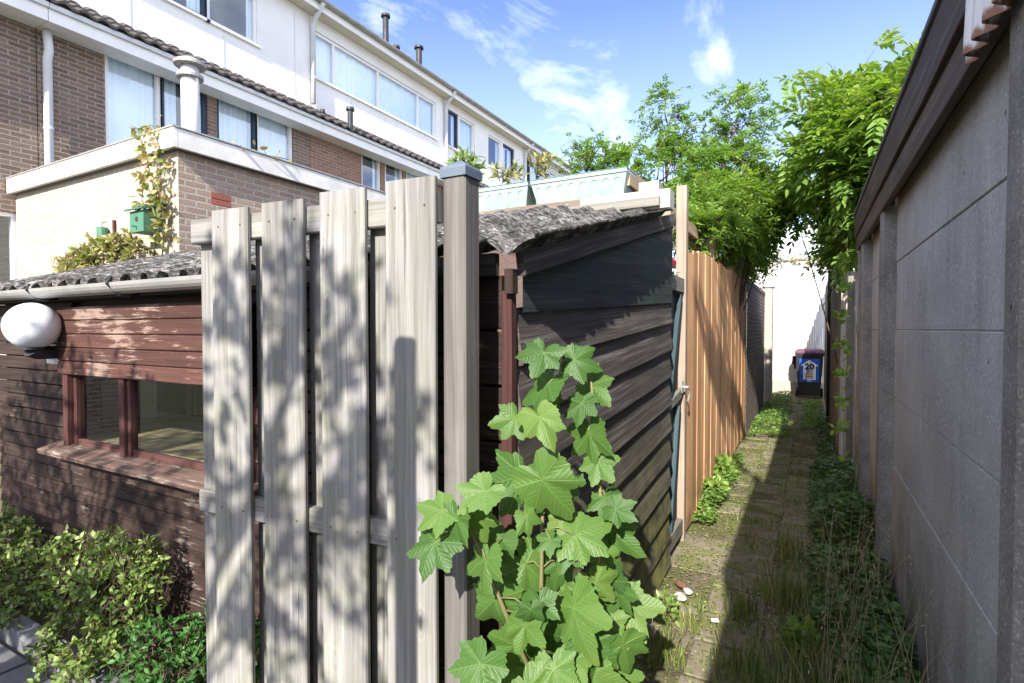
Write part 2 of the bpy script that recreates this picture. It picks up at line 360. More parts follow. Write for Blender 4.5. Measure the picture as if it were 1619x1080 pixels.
n = bb.noise(o, 9, 8, .78); f = bb.noise(o, 46, 6, .75); l = bb.noise(bb.scale(o, 1, .6, 1), 3, 4, .6)
col = bb.ramp(bb.m('ADD', bb.m('MULTIPLY', n, .5), bb.m('MULTIPLY', f, .5)), [(.42, (.022, .02, .018)), (.49, (.07, .065, .06)), (.55, (.20, .19, .18)), (.64, (.52, .50, .47))])
col = bb.mix(bb.mr(l, .55, .7, 0, .5), col, (.11, .095, .07))
finish(bb, princ(bb, col, .95, bb.m('ADD', n, bb.m('MULTIPLY', f, 1.)), .8, .012, spec=.1)); M['corr'] = m
m, bb = newmat('soil'); o = OB(bb)
n = bb.noise(o, 3, 7, .7); f = bb.noise(o, 60, 4, .7)
col = bb.ramp(bb.m('ADD', bb.m('MULTIPLY', n, .6), bb.m('MULTIPLY', f, .4)), [(.35, (.06, .05, .035)), (.52, (.15, .125, .085)), (.68, (.26, .23, .17))])
col = bb.mix(bb.mr(bb.noise(o, 2.7, 6, .75), .44, .58, 0, .8), col, (.12, .14, .04))
finish(bb, princ(bb, col, .95, f, .8, .02, spec=.1)); M['soil'] = m
m, bb = newmat('opal_glass'); p = bb.n('ShaderNodeBsdfPrincipled'); p.inputs['Base Color'].default_value = (.68, .72, .77, 1)
p.inputs['Roughness'].default_value = .55; p.inputs['Specular IOR Level'].default_value = .2; p.inputs['Subsurface Weight'].default_value = .3; p.inputs['Subsurface Radius'].default_value = (.1, .1, .1); finish(bb, p.outputs[0]); M['opal'] = m
m, bb = newmat('curtain_cloth'); finish(bb, princ(bb, bb.mix(bb.noise(bb.scale(UVn(bb), 14, .3, 1), 1., 3), (.80, .87, .92), (.90, .93, .95)), .9)); M['curtain'] = m
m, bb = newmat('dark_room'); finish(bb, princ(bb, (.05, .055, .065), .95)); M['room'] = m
M['glass'] = glassm('window_glass', tint=(.93, .97, 1.), base=.12); M['shedglass'] = glassm('shed_glass', tint=(.92, .95, .93), base=-.03)
M['syc'] = leafm('sycamore_leaf', [(.028, .075, .018), (.055, .13, .026), (.10, .19, .038), (.20, .26, .055)], .34, veins=True)
M['wist'] = leafm('wisteria_leaf', [(.06, .125, .022), (.13, .235, .04), (.21, .325, .06), (.35, .41, .12)], .42)
M['ash'] = leafm('small_leaf', [(.06, .13, .03), (.12, .23, .05), (.19, .32, .07), (.32, .42, .10)], .42)
M['euon'] = leafm('shrub_leaf', [(.05, .11, .025), (.11, .19, .04), (.22, .30, .08), (.46, .50, .22)], .25)
M['euong'] = leafm('green_shrub_leaf', [(.025, .09, .02), (.05, .15, .03), (.10, .22, .045)], .25)
M['ivy'] = leafm('ground_leaf', [(.035, .085, .02), (.08, .15, .04), (.17, .26, .07)], .25)
M['grass'] = leafm('grass_blade', [(.06, .10, .025), (.12, .18, .04), (.22, .24, .08), (.34, .30, .14)], .3)
M['dry'] = leafm('dry_stalk', [(.22, .17, .10), (.32, .26, .16)], .15)
M['creeper'] = leafm('creeper_leaf', [(.12, .15, .05), (.22, .26, .08), (.34, .30, .14), (.40, .24, .17)], .3)
M['bark'] = wood('bark', (.05, .035, .025), (.11, .08, .055), (.20, .15, .11), knots=.1, bs=.9)
M['stem'] = wood('green_stem', (.10, .09, .04), (.20, .18, .08), (.30, .26, .13), knots=0, bs=.3)
M['petiole'] = paint('red_petiole', (.30, .18, .10), .5, .1)
# ---------------------------------------------------------------- ground
g = MB(); g.grid([[(x, y, 0) for x in np.linspace(-60, 60, 25)] for y in np.linspace(-40, 120, 33)][::-1], [[(0, 0)] * 25] * 33)
tag(g.build('ground', M['soil']), 'bare soil ground between the yards', 'ground', kind='structure')
g = MB(); y = -2.0                                     # worn alley slabs, each a little sunk or tipped
while y < 13.45:
    for k, x in enumerate((-.78, -.48, -.18, .12)):
        w = .295; dz = random.uniform(-.031, -.017); tx, ty = random.uniform(-.012, .012), random.uniform(-.012, .012)
        yy = y + (k % 2) * .15
        Mx = Matrix.Translation((x + .15 + random.uniform(-.006, .006), yy + .15, .008 + dz)) @ Matrix.Rotation(tx, 4, 'X') @ Matrix.Rotation(ty, 4, 'Y') @ Matrix.Rotation(random.uniform(-.02, .02), 4, 'Z')
        g.board((0, 0, 0), 0, (w - random.uniform(0, .02), w - random.uniform(0, .02), .04), M=Mx, ch=.006)
    y += .302
tag(g.build('alley_path', M['paving']), 'mossy concrete slab path down the alley', 'path', kind='structure')
g = MB(); k = 0
y = 1.03
for r_ in range(7):
    x = -6 + (r_ % 2) * .25
    while x < -1.2:
        g.board((x + .25, y - .25, .005 + random.uniform(0, .008)), 0, (.49, .49, .04), ch=.006, M=Matrix.Rotation(random.uniform(-.004, .004), 4, 'X')); x += .50
    y -= .50
tag(g.build('pavement', M['slab']), 'grey concrete slabs in front of the shed', 'pavement', kind='structure')
g = MB(); x = -6.0
while x < -1.3:
    g.board((x + .3, 1.10, .03), 0, (.592, .10, .12), ch=.012, M=rotz(0, 0, random.uniform(-.003, .003))); x += .60
tag(g.build('kerb', M['kerb']), 'grey concrete kerb stones edging the shrub bed', 'kerb', kind='structure')

# ---------------------------------------------------------------- terraced houses (facade on X = F)
F = -8.83
def window(root, ax, c, u0, u1, z0, z1, frame='whitegloss', n=1, splits=None, curtain=.7, fw=.055, rec=.06, sill=True, sign=1):
    """one window: frame (> sill, pane) standing in its opening"""
    P = (lambda u, z, d: (c - sign * d, u, z)) if ax == 'X' else (lambda u, z, d: (u, c - sign * d, z))
    f = MB(); e = .002
    bar = lambda a, bb_, z_, zz_, d0, d1: f.box(P(a, z_, d0), P(bb_, zz_, d1), .5)
    bar(u0 + e, u0 + fw, z0 + e, z1 - e, rec - .03, rec + .05); bar(u1 - fw, u1 - e, z0 + e, z1 - e, rec - .03, rec + .05)
    bar(u0 + fw, u1 - fw, z0 + e, z0 + fw, rec - .03, rec + .05); bar(u0 + fw, u1 - fw, z1 - fw, z1 - e, rec - .03, rec + .05)
    edges = [u0] + list(splits or []) + [u1]
    for s_ in edges[1:-1]: bar(s_ - fw / 2, s_ + fw / 2, z0 + fw, z1 - fw, rec - .028, rec + .045)
    fo = f.build('window', M[frame], root)
    for i in range(len(edges) - 1):
        p = MB(); a, bb_ = edges[i] + (fw if i == 0 else fw / 2), edges[i + 1] - (fw if i == len(edges) - 2 else fw / 2)
        p.box(P(a, z0 + fw, rec + .012), P(bb_, z1 - fw, rec + .018)); p.build('pane', M['glass'], fo)
    if sill:
        s_ = MB(); s_.box(P(u0 - .03, z0 - .045, -.05), P(u1 + .03, z0 - .003, rec - .032)); s_.build('sill', M['whitegloss'], fo)
    if curtain > 0:
        nn = int((u1 - u0) * 45)
        for (a, bb_) in ([(u0 + .02, u1 - .02)] if curtain > .9 else [(u0 + .02, u0 + (u1 - u0) * curtain / 2), (u1 - (u1 - u0) * curtain / 2, u1 - .02)]):
            q = MB(); us = np.linspace(a, bb_, max(6, nn)); ph = random.random() * 6
            rows = [[P(u, z, rec + .075 + .014 * math.sin(u * 62 + ph) + .01 * math.sin(u * 23 + ph)) for u in us] for z in (z0 - .02, z1)]
            q.grid(rows, [[(u, z) for u in us] for z in (z0, z1)])
            q.build('curtain', M['curtain'], fo, smooth=True)
    return fo
def gutter(root, x, y0, y1, z, mat='zinc', rad=.06, axis='Y'):
    g = MB(); P = []; U = []
    for t in np.linspace(y0, y1, 6):
        row = []; 
        for k in range(11):
            a = math.pi * k / 10; ox, oz = rad * math.cos(a), -rad * math.sin(a)
            row.append((x + ox, t, z + oz) if axis == 'Y' else (t, x + ox, z + oz))
        for k in range(10, -1, -1):
            a = math.pi * k / 10; ox, oz = (rad - .006) * math.cos(a), -(rad - .006) * math.sin(a)
            row.append((x + ox, t, z + oz) if axis == 'Y' else (t, x + ox, z + oz))
        P.append(row); U.append([(k * .02, t) for k in range(22)])
    g.grid(P, U, close=True); return g.build('gutter', M[mat], root, smooth=False)
def tile_strip(root, y0, y1):
    """short tiled lean-to roof strip under the top storey"""
    g = MB(); rows = 3; x0, z0, x1, z1 = F + .44, 5.63, F + .02, 5.93; n = int((y1 - y0) / .022)
    for r_ in range(rows):
        P = []; 
        for t in (0, 1):
            s0 = (r_ + t * 1.12) / rows; row = []
            for y in np.linspace(y0, y1, n):
                w = (y / .22) % 1; bump = .028 * math.sin(math.pi * min(1, w / .62)) if w < .62 else -.012
                row.append((x0 + (x1 - x0) * s0, y, z0 + (z1 - z0) * s0 + bump + (.03 if t == 0 else 0)))
            P.append(row)
        P.insert(0, [(p[0] - .004, p[1], p[2] - .035) for p in P[0]])
        g.grid(P, [[(p[1], i) for p in row] for i, row in enumerate(P)])
    return g.build('roof_tiles', M['tile'], root)
def house(y0, y1, label, first, top, topframes, brickm, ground=(), upperbase=5.93, curt=1.):
    root = thing('terraced_house', label, 'house', (0, 0, 0), 0, 'terraced houses in the row')
    e = .004
    lw = MB(); lw.quad_wall('X', F, y0 + e, y1 - e, 0, 5.75, [q[:4] for q in first] + [q[:4] for q in ground], .12)
    lw.build('brick_wall', M[brickm], root)
    uw = MB(); uw.quad_wall('X', F + .03, y0 + e, y1 - e, 5.76, 7.78, [q[:4] for q in top], .14)
    uw.build('upper_wall', M['white'], root)
    for q in first: window(root, 'X', F, *q[:4], frame=q[4], splits=q[5], curtain=q[6])
    for q in ground: window(root, 'X', F, *q[:4], frame=q[4], splits=q[5], curtain=q[6])
    for q in top: window(root, 'X', F + .03, *q[:4], frame=q[4], splits=q[5], curtain=q[6])
    # thin seam strips between the white panels
    for yy in np.arange(y0 + 1.1, y1 - .3, 1.45):
        sm = MB()
        if not any(q[0] - .05 < yy < q[1] + .05 for q in top): sm.box((F + .03, yy, 5.95), (F + .036, yy + .018, 7.6))
        else: sm.box((F + .03, yy, 5.95), (F + .036, yy + .018, 6.5))
        sm.build('panel_seam', M['pvc'], root)
    bd = MB(); bd.box((F + .005, y0 + e, 5.39), (F + .36, y1 - e, 5.60)); bd.build('fascia_band', M['whitegloss'], root)
    bd = MB(); bd.box((F + .363, y0 + e, 5.55), (F + .40, y1 - e, 5.615)); bd.build('fascia_trim', M['pvc'], root)
    tile_strip(root, y0 + e, y1 - e)
    sf = MB(); sf.box((F + .035, y0 + e, 7.78), (F + .30, y1 - e, 7.83)); sf.build('soffit', M['cream'], root)
    ff = MB(); ff.box((F + .303, y0 + e, 7.76), (F + .325, y1 - e, 7.93)); ff.build('eaves_fascia', M['whitegloss'], root)
    gutter(root, F + .39, y0 + e, y1 - e, 7.95)
    rf = MB(); P = []
    for i in range(20):
        t = i / 19; row = []
        for y in np.linspace(y0 + e, y1 - e, int((y1 - y0) / .06)):
            w = (y / .3) % 1; row.append((F + .36 - 4.4 * t, y, 7.96 + 2.0 * t + .025 * math.sin(w * 6.283) + .03 * ((i % 2))))
        P.append(row)
    rf.grid(P, [[(p[1], p[0]) for p in row] for row in P]); rf.build('roof', M['tile'], root)
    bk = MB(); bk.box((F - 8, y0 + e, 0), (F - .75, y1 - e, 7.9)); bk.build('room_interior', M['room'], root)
    return root
h0 = house(-1.5, 3.22, 'brown brick house at the left edge with a white ground floor window', [], [(.3, 2.6, 6.63, 7.5, 'whitegloss', [1.4], 1)], 0, 'brick',
           ground=[(1.2, 3.0, 1.2, 2.97, 'whitegloss', [2.1], 0)])
h1 = house(3.22, 7.60, 'house with a dark blue framed casement above the flat roofed extension',
           [(4.0, 4.77, 4.05, 5.52, 'whitegloss', None, 1), (4.77, 5.50, 4.05, 5.52, 'bluedark', None, .8), (5.66, 6.42, 4.05, 5.52, 'bluedark', None, 1), (6.42, 7.2, 4.05, 5.52, 'whitegloss', None, 1)],
           [(4.2, 5.49, 6.62, 7.5, 'bluedark', None, .4), (5.49, 6.43, 6.62, 7.5, 'whitegloss', None, .3)], 0, 'brick')
h2 = house(7.60, 12.08, 'house with four wide curtained top floor windows between two downpipes',
           [(9.03, 9.65, 4.2, 5.53, 'whitegloss', None, .5), (9.79, 10.43, 4.2, 5.53, 'whitegloss', None, .5), (10.55, 11.5, 4.2, 5.53, 'whitegloss', None, 1)],
           [(7.72, 11.75, 6.58, 7.52, 'whitegloss', [8.24, 9.58, 11.03], 1)], 0, 'brick_red')
h3 = house(12.08, 16.78, 'house with two pairs of top floor windows, one pair dark framed, beyond the second downpipe',
           [(12.4, 13.2, 4.2, 5.5, 'whitegloss', None, .6), (14.3, 15.9, 4.2, 5.5, 'whitegloss', None, 1)],
           [(12.15, 12.79, 6.56, 7.57, 'bluedark', None, .6), (12.85, 13.65, 6.6, 7.57, 'whitegloss', None, 1), (14.42, 15.23, 6.58, 7.54, 'whitegloss', None, .4), (15.33, 16.1, 6.58, 7.54, 'bluedark', None, .8)], 0, 'brick_red')
h4 = house(16.78, 21.30, 'farthest house of the row with small top floor windows near the gutter end',
           [(17.5, 19.5, 4.2, 5.5, 'whitegloss', None, 1)],
           [(16.95, 17.3, 6.58, 7.57, 'bluedark', None, 0), (17.35, 18.45, 6.58, 7.6, 'whitegloss', None, 1), (18.55, 19.85, 6.58, 7.58, 'whitegloss', None, .6), (19.9, 20.6, 6.58, 7.58, 'bluedark', None, 0)], 0, 'brick_red')
def downpipe(root, y, z0, z1, mat, x=F + .10, r=.045, off=.3):
    p = MB(); pts = [(x, y, z0), (x, y, z1 - .35), (x + .05, y, z1 - .25)] + ([(x + off, y, z1)] if off else [(x, y, z1)])
    p.tube(pts, r, 12); o = p.build('downpipe', M[mat], root, smooth=True)
    k = MB()
    for z in np.arange(z0 + .5, z1 - .4, 1.2): k.tube([(x, y, z), (x, y, z + .03)], r + .008, 12)
    k.build('pipe_bracket', M['pvc'], o); return o
downpipe(h1, 3.30, 0, 5.36, 'pvc', r=.05, off=0); downpipe(h1, 7.62, 6.0, 7.9, 'pvc'); downpipe(h2, 12.12, 0, 7.9, 'pvc'); downpipe(h3, 16.80, 0, 7.9, 'pvc')
def flue(root, x, y, z, h, r=.06, name='flue_pipe', cap=True, mat='dark'):
    p = MB(); p.tube([(x, y, z), (x, y, z + h)], r, 12)
    if cap: p.tube([(x, y, z + h), (x, y, z + h + .03), (x, y, z + h + .04), (x, y, z + h + .10)], [r, r, r * 1.6, r * 1.5], 12)
    p.build(name, M[mat], root, smooth=False)
flue(h2, F - .1, 9.95, 8.2, .68, .07); flue(h2, F - .6, 10.9, 8.4, .30, .06); flue(h2, F - .5, 11.7, 8.4, .62, .08)
flue(h2, F + .35, 8.35, 5.68, .35, .055); flue(h2, F+.2, 7.75, 5.75, .06, .03); flue(h4, F - .9, 20.6, 8.3, .35, .06)

# ---------------------------------------------------------------- flat roofed extension
ext = thing('house_extension', 'single storey brick extension with a white fascia and flat roof', 'extension', (0, 0, 0))
EX, EY = -5.26, 2.98
w = MB(); w.quad_wall('Y', EY, F + .01, EX, 0, 3.2, [], .1, sign=-1); w.build('whitewashed_wall', M['brick_white'], ext)
w = MB(); w.quad_wall('X', EX, EY, 6.6, 0, 3.2, [(3.30, 3.51, 2.748, 2.873)], .02, sign=1); w.build('brick_wall', M['brick_ext'], ext)
w = MB(); w.box((EX - .01, 3.301, 2.752), (EX + .002, 3.509, 2.807)); w.box((EX - .01, 3.301, 2.813), (EX + .002, 3.509, 2.869)); w.build('red_brick_patch', paint('red_brick', (.33, .11, .08), .9, .3, 20, .4), ext)
w = MB(); w.box((F + .02, EY - .09, 3.19), (EX + .09, EY - .05, 3.37)); w.box((EX + .05, EY - .045, 3.19), (EX + .09, 6.7, 3.368)); w.build('fascia', M['dirtywhite'], ext)
w = MB(); w.box((F + .02, EY - .048, 3.185), (EX + .048, 6.7, 3.35)); w.build('roof_deck', M['bitumen'], ext)
w = MB(); w.box((F + .02, EY - .10, 3.372), (EX + .10, EY - .04, 3.39)); w.box((EX + .04, EY - .038, 3.372), (EX + .10, 6.7, 3.389)); w.build('roof_trim', M['zinc'], ext)
w = MB(); x_, y_ = -7.2, 4.25; w.tube([(x_, y_, 3.35), (x_, y_, 4.93)], .108, 20); fl = w.build('flue_pipe', M['pvc'], ext, smooth=True)
w = MB(); w.tube([(x_, y_, 4.80), (x_, y_, 4.84)], .16, 20); w.tube([(x_, y_, 4.96), (x_, y_, 5.00), (x_, y_, 5.05)], [.19, .19, .11], 20); w.tube([(x_, y_, 4.93), (x_, y_, 4.97)], .1, 12); w.build('flue_cap', M['zinc'], fl)
w = MB(); w.box((-7.9, 3.4, 3.36), (-7.55, 3.75, 3.52)); w.board((0, 0, 0), 0, (.34, .34, .02), M=Matrix.Translation((-7.72, 3.57, 3.60)) @ Matrix.Rotation(.7, 4, 'X')); w.build('roof_hatch', M['bitumen'], ext)

# ---------------------------------------------------------------- shed
shed = thing('garden_shed', 'dark weathered timber shed with a mossy corrugated roof', 'shed', (-.76, 1.4, 0))
shed_o = Vector((-.76, 1.4, 0))
def B(mb, name, mat, root, smooth=False, org=(0, 0, 0)):
    mb.v = [(p[0] - org[0], p[1] - org[1], p[2] - org[2]) for p in mb.v]; return mb.build(name, mat, root, smooth)
so = tuple(shed_o)
SX0 = -4.42
def lapboards(mb, x0, x1, z0, z1, h, y, th=.018, lean=.010, skip=()):
    z = z0
    while z < z1 - .01:
        hh = min(h, z1 - z); spans = [(x0, x1)]
        for (a, c, e, g_) in skip:
            if z + hh / 2 > e and z + hh / 2 < g_:
                spans = [q for s_ in spans for q in ((s_[0], min(s_[1], a)), (max(s_[0], c), s_[1])) if q[1] - q[0] > .01]
        for a, c in spans:
            Mx = Matrix.Translation(((a + c) / 2, y, z + hh / 2)) @ Matrix.Rotation(-lean / h, 4, 'X')
            mb.board((0, 0, 0), 0, (c - a, th, hh - .006), M=Mx, ch=.004, seg=max(2, int((c - a) / .3)), wob=.0009)
        z += h
WX0, WX1, WZ0, WZ1 = -3.47, -1.95, .90, 1.27
w = MB(); lapboards(w, SX0, -.83, .04, 1.72, .0765, 1.40, skip=[(WX0, WX1, WZ0 - .02, 1.66)]); B(w, 'front_wall', M['shedwood'], shed, org=so)
w = MB(); w.box((SX0, 1.43, 0), (WX0 - .05, 1.45, 1.70)); w.box((WX1 + .05, 1.43, 0), (-.85, 1.45, 1.70)); w.box((WX0 - .049, 1.431, 0), (WX1 + .049, 1.449, .86)); w.box((WX0 - .049, 1.431, 1.30), (WX1 + .049, 1.449, 1.70))
w.box((SX0, 1.46, 0), (SX0 + .03, 1.80, 1.70)); w.box((SX0, 1.805, 0), (SX0 + .03, 2.295, 1.70)); w.box((SX0, 2.30, 0), (SX0 + .03, 2.85, 1.90)); w.box((SX0 + .04, 2.86, 0), (-.85, 2.89, 1.30)); w.box((SX0 + .04, 1.47, -.01), (-.86, 2.87, .03))
B(w, 'inner_lining', M['shedwood'], shed, org=so)
w = MB()
for z, i in zip(np.arange(1.262, 1.62, .0705), range(5)):
    w.board(((WX0 + WX1) / 2, 1.352 - .002 * (i % 2), z + .035), 0, (WX1 - WX0 + .06, .02, .0675), ch=.006, seg=6, wob=.001)
B(w, 'shutter', M['redwood'], shed, org=so)
w = MB(); w.box((WX0 - .012, 1.353, .87), (WX0 + .035, 1.425, 1.262)); w.box((WX0 + .04, 1.38, .87), (WX0 + .07, 1.42, 1.262))
w.box((-2.93, 1.36, .88), (-2.885, 1.415, 1.262)); w.box((-2.88, 1.375, .88), (-2.855, 1.41, 1.262)); w.box((WX1 - .03, 1.365, .87), (WX1 + .01, 1.42, 1.262))
w.box((WX0 + .072, 1.385, .885), (-2.932, 1.415, .915)); w.box((-2.853, 1.385, .885), (WX1 - .032, 1.415, .915))
wf = B(w, 'window_frame', M['maroon'], shed, org=so)
w = MB(); w.box((WX0 + .07, 1.398, .90), (-2.932, 1.402, 1.27)); B(w, 'pane', M['shedglass'], wf, org=so)
w = MB(); w.box((-2.856, 1.398, .90), (WX1 - .03, 1.402, 1.27)); B(w, 'pane', M['shedglass'], wf, org=so)
w = MB(); Mx = Matrix.Translation(((WX0 + WX1) / 2 - .03, 1.345, .862)) @ Matrix.Rotation(R(14), 4, 'X'); w.board((0, 0, 0), 0, (1.72, .13, .026), M=Mx, seg=5, wob=.002); B(w, 'window_sill', wood('worn_sill', (.06, .035, .027), (.14, .085, .065), (.26, .19, .155), knots=.1, peel=((.34, .29, .25), .66)), shed, org=so)
# roof: one corrugated sheet field, waves run down to the front eave
SL = math.atan(.238)
def roof_z(y, x=-.7): return 1.735 + (y - 1.31) * (.238 + .06 * min(1, max(0, (-.70 - x) / .6)))
w = MB(); pitch = .146; xs = np.arange(-4.62, -.652, pitch / 12); ys = np.linspace(1.29, 2.90, 60)
P1, P2 = [], []
prng = np.random.default_rng(3); ph = prng.random(8) * 6.28
for yi, y in enumerate(ys):
    r1 = []; r2 = []
    for x in xs:
        jag = .012 * math.sin(x * 31 + ph[0]) * math.sin(x * 53 + ph[1]) if yi == 0 else 0
        nz = .0025 * math.sin(x * 71 + y * 43 + ph[2]) * math.sin(y * 61 + x * 17) + .0012 * math.sin(x * 140 + y * 90 + ph[3])
        ex = .007 * math.sin(y * 47 + ph[4]) * math.sin(y * 101) if x > -.67 else 0
        z = roof_z(y, x) + .022 * math.cos(2 * math.pi * (x + .652) / pitch) + nz
        r1.append((x + ex, y + jag, z)); r2.append((x + ex, y + jag, z - .006))
    P1.append(r1); P2.append(r2)
n_, m_ = len(ys), len(xs); U = [[(x, y) for x in xs] for y in ys]
w.grid(P1, U); w.grid(P2[::-1], U)
w.grid([P2[0], P1[0]], [U[0], U[0]]); w.grid([[r[-1] for r in P2], [r[-1] for r in P1]], [[(y, 0) for y in ys]] * 2)
B(w, 'corrugated_roof', M['corr'], shed, smooth=True, org=so)
w = MB(); w.box((SX0, 1.345, 1.655), (-.80, 1.372, 1.72)); B(w, 'eaves_board', M['blackwood'], shed, org=so)
gt = gutter(shed, 0, 0, 1, 0); bpy.data.objects.remove(gt)
gt = gutter(shed, 1.27, -4.62, -1.02, 1.705, mat='zinc', rad=.048, axis='X'); gt.location = (-so[0], -so[1], -so[2])
k = MB()
for x in (-4.25, -3.5, -2.7, -1.9, -1.3):
    k.tube([(x, 1.355, 1.665), (x + .02, 1.30, 1.645), (x, 1.262, 1.652), (x, 1.215, 1.70), (x, 1.23, 1.73)], .006, 6)
B(k, 'gutter_bracket', M['dark'], gt)
w = MB(); w.tube([(-1.05, 1.275, 1.70), (-.98, 1.28, 1.665), (-.92, 1.30, 1.63), (-.88, 1.33, 1.60)], [.048, .052, .045, .03], 10); B(w, 'gutter_end', M['corr'], shed, org=so)
# alley side: boards that climb gently to the back
w = MB(); SA = R(4.1); z = -.02
tops = []
Yc = (1.40 + 3.42) / 2
def sideboard(mb, zc, h, y0=1.40, y1=3.38, x=-.76, th=.022, lean=.13):
    L = (y1 - y0) / math.cos(SA)
    Mx = Matrix.Translation((x, (y0 + y1) / 2, zc + ((y0 + y1) / 2 - 1.4) * math.tan(SA))) @ Matrix.Rotation(SA, 4, 'X') @ Matrix.Rotation(-lean, 4, 'Y')
    mb.board((0, 0, 0), 1, (th, L, h), M=Mx, ch=.006, seg=8, wob=.0016)
for i in range(10): sideboard(w, -.10 + .166 * i + .083, .172)
B(w, 'side_wall', M['blackwood'], shed, org=so)
w = MB(); w.box((-.80, 1.42, 0), (-.785, 3.40, 1.45)); B(w, 'side_lining', M['blackwood'], shed, org=so)
# upper boards cut to the roof slope
def cutboard(mb, z0, z1, x=-.752):
    pts = []
    lo = lambda y: z0 + (y - 1.4) * .057; hi = lambda y: min(z1 + (y - 1.4) * .057, roof_z(y) - .045)
    ys_ = np.linspace(1.41, 3.38, 14); r = random.random()
    ysk = [y for y in ys_ if hi(y) > lo(y) + .012]
    P = [[(x, y, lo(y)) for y in ysk], [(x, y, hi(y)) for y in ysk]]
    Uu = [[(0 + r * 5, y) for y in ysk], [(hi(y) - lo(y) + r * 5, y) for y in ysk]]
    mb.grid(P, Uu, r); mb.grid([[(x - .018, y, lo(y)) for y in ysk], P[0]], [[(0, y) for y in ysk]] * 2, r)
    mb.grid([P[1], [(x - .018, y, hi(y)) for y in ysk]], [[(0, y) for y in ysk]] * 2, r)
    mb.face([(x, ysk[-1], lo(ysk[-1])), (x - .018, ysk[-1], lo(ysk[-1])), (x - .018, ysk[-1], hi(ysk[-1])), (x, ysk[-1], hi(ysk[-1]))], None, r)
w = MB(); cutboard(w, 1.548, 1.729, -.742); cutboard(w, 1.727, 1.91, -.745); B(w, 'upper_side_boards', M['bluewood'], shed, org=so)
w = MB(); cutboard(w, 1.915, 2.12, -.75); B(w, 'gable_board', M['blackwood'], shed, org=so)
w = MB(); w.board((0, 0, 0), 2, (.03, .03, .50), M=Matrix.Translation((-.765, 3.40, 1.86))); B(w, 'end_batten', M['tealwood'], shed, org=so)
w = MB(); L = 2.0; w.board((0, 0, 0), 1, (.025, L, .075), M=Matrix.Translation((-.722, 2.33, roof_z(2.33) - .058)) @ Matrix.Rotation(SL, 4, 'X'), seg=6, wob=.002); B(w, 'verge_board', M['blackwood'], shed, org=so)
w = MB(); w.board((-.768, 1.372, .80), 2, (.034, .034, 1.62), seg=8, wob=.0015); B(w, 'corner_post', M['maroon'], shed, org=so)
w = MB(); w.box((-.845, 1.376, .1), (-.80, 1.392, .14))
for i in range(9): w.board((-.835, 1.385 , .25 + .166 * i), 0, (.085, .022, .158), ch=.006)
B(w, 'front_wall_end', M['shedwood'], shed, org=so)
w = MB(); w.board((-.748, 1.35, 1.635), 2, (.028, .035, .07), M=Matrix.Identity(4)); B(w, 'rafter_end', M['shedwood'], shed, org=so)
# inside the shed
wb = thing('workbench', 'bare wooden workbench seen through the shed window', 'workbench', (-2.95, 1.95, 0))
w = MB()
for i in range(4): w.board((0, -.36 + i * .19, .865), 0, (2.7, .185, .035))
w.build('worktop', wood('bare_worktop', (.14, .10, .06), (.30, .23, .15), (.44, .35, .24), knots=.2, bs=.3), wb)
for sx in (-1.0, 1.0):
    for sy in (-.33, .2):
        w = MB(); w.board((sx, sy, .422), 2, (.06, .06, .845)); w.build('leg', M['brownfence'], wb)
w = MB(); w.board((0, 0, .12), 2, (.18, .012, .22), M=rotz(-3.75, 2.25, .6, .885)); tag(w.build('board_offcut', M['whitetimber']), 'pale board offcut standing at the back of the workbench', 'board')
w = MB(); w.board((0, 0, .15), 2, (.30, .012, .26), M=rotz(-3.95, 1.9, 1.0, .885)); tag(w.build('sheet_offcut', M['pvc']), 'grey sheet leaning behind the workbench in the shed', 'sheet')
# globe lamp
lamp = thing('wall_lamp', 'white oval globe lamp on the left front of the shed', 'lamp', (-3.54, 1.385, 1.43))
w = MB(); P = []
for i in range(25):
    a = math.pi * i / 24; P.append([(.128 * math.sin(a) * math.cos(t), .118 * math.sin(a) * math.sin(t), .119 * math.cos(a)) for t in np.linspace(0, 2 * math.pi, 33)[:-1]])
w.grid(P, [[(0, 0)] * 32] * 25, close=True); gl = w.build('globe', M['opal'], lamp, smooth=True); gl.location = (.035, -.145, .085)
w = MB(); w.tube([(.035, -.145, -.03), (.03, -.12, -.05), (.01, -.06, -.055), (.0, .0, -.055)], [.05, .04, .035, .035], 12); w.tube([(.035, -.145, -.035), (.035, -.145, -.0)], .055, 16); w.build('bracket', M['dark'], lamp)
w = MB(); w.box((-.045, -.06, -.115), (.045, -.002, -.088)); w.build('mounting_box', M['whitegloss'], lamp)

# ---------------------------------------------------------------- board gate in front and its post
gate = thing('board_gate', 'tall gate of overlapping weathered grey boards with sun dapples', 'gate', (-.845, 1.12, 0), R(180 + 5.7))
# local x runs left along the gate, local -y faces away (towards the shed); facing side is +y
def gb(t0, t1, y, z0, z1, name='board', th=.017, L=2, ch=.004):
    w = MB(); w.board(((t0 + t1) / 2, y, (z0 + z1) / 2), L, (t1 - t0, th, z1 - z0), ch=ch, seg=5, wob=.0012); return w.build(name, M['gatewood'], gate)
for (a, c, zt) in ((.0, .154, 1.893), (.221, .379, 1.886), (.442, .604, 1.876), (.662, .817, 1.872)): gb(a, c, -.0085, .06, zt)
for (a, c) in ((.135, .245), (.355, .466), (.577, .687), (.82, .935)): gb(a, c, -.0585, .07, 1.80)
for z in (.20, .935): gb(.0, .912 , -.033, z - .036, z + .036, 'rail', .03, 0)
gb(.0, .935, -.033, 1.778, 1.856, 'rail', .03, 0)
w = MB()
for (a, c) in ((.0, .152), (.222, .376), (.442, .602), (.661, .815)):
    for z in (1.82, .935, .2):
        for x in (a + .03, c - .03): w.tube([(x, -.002, z), (x, .0012, z)], .0032, 8)
w.build('nail', M['rust'], gate)
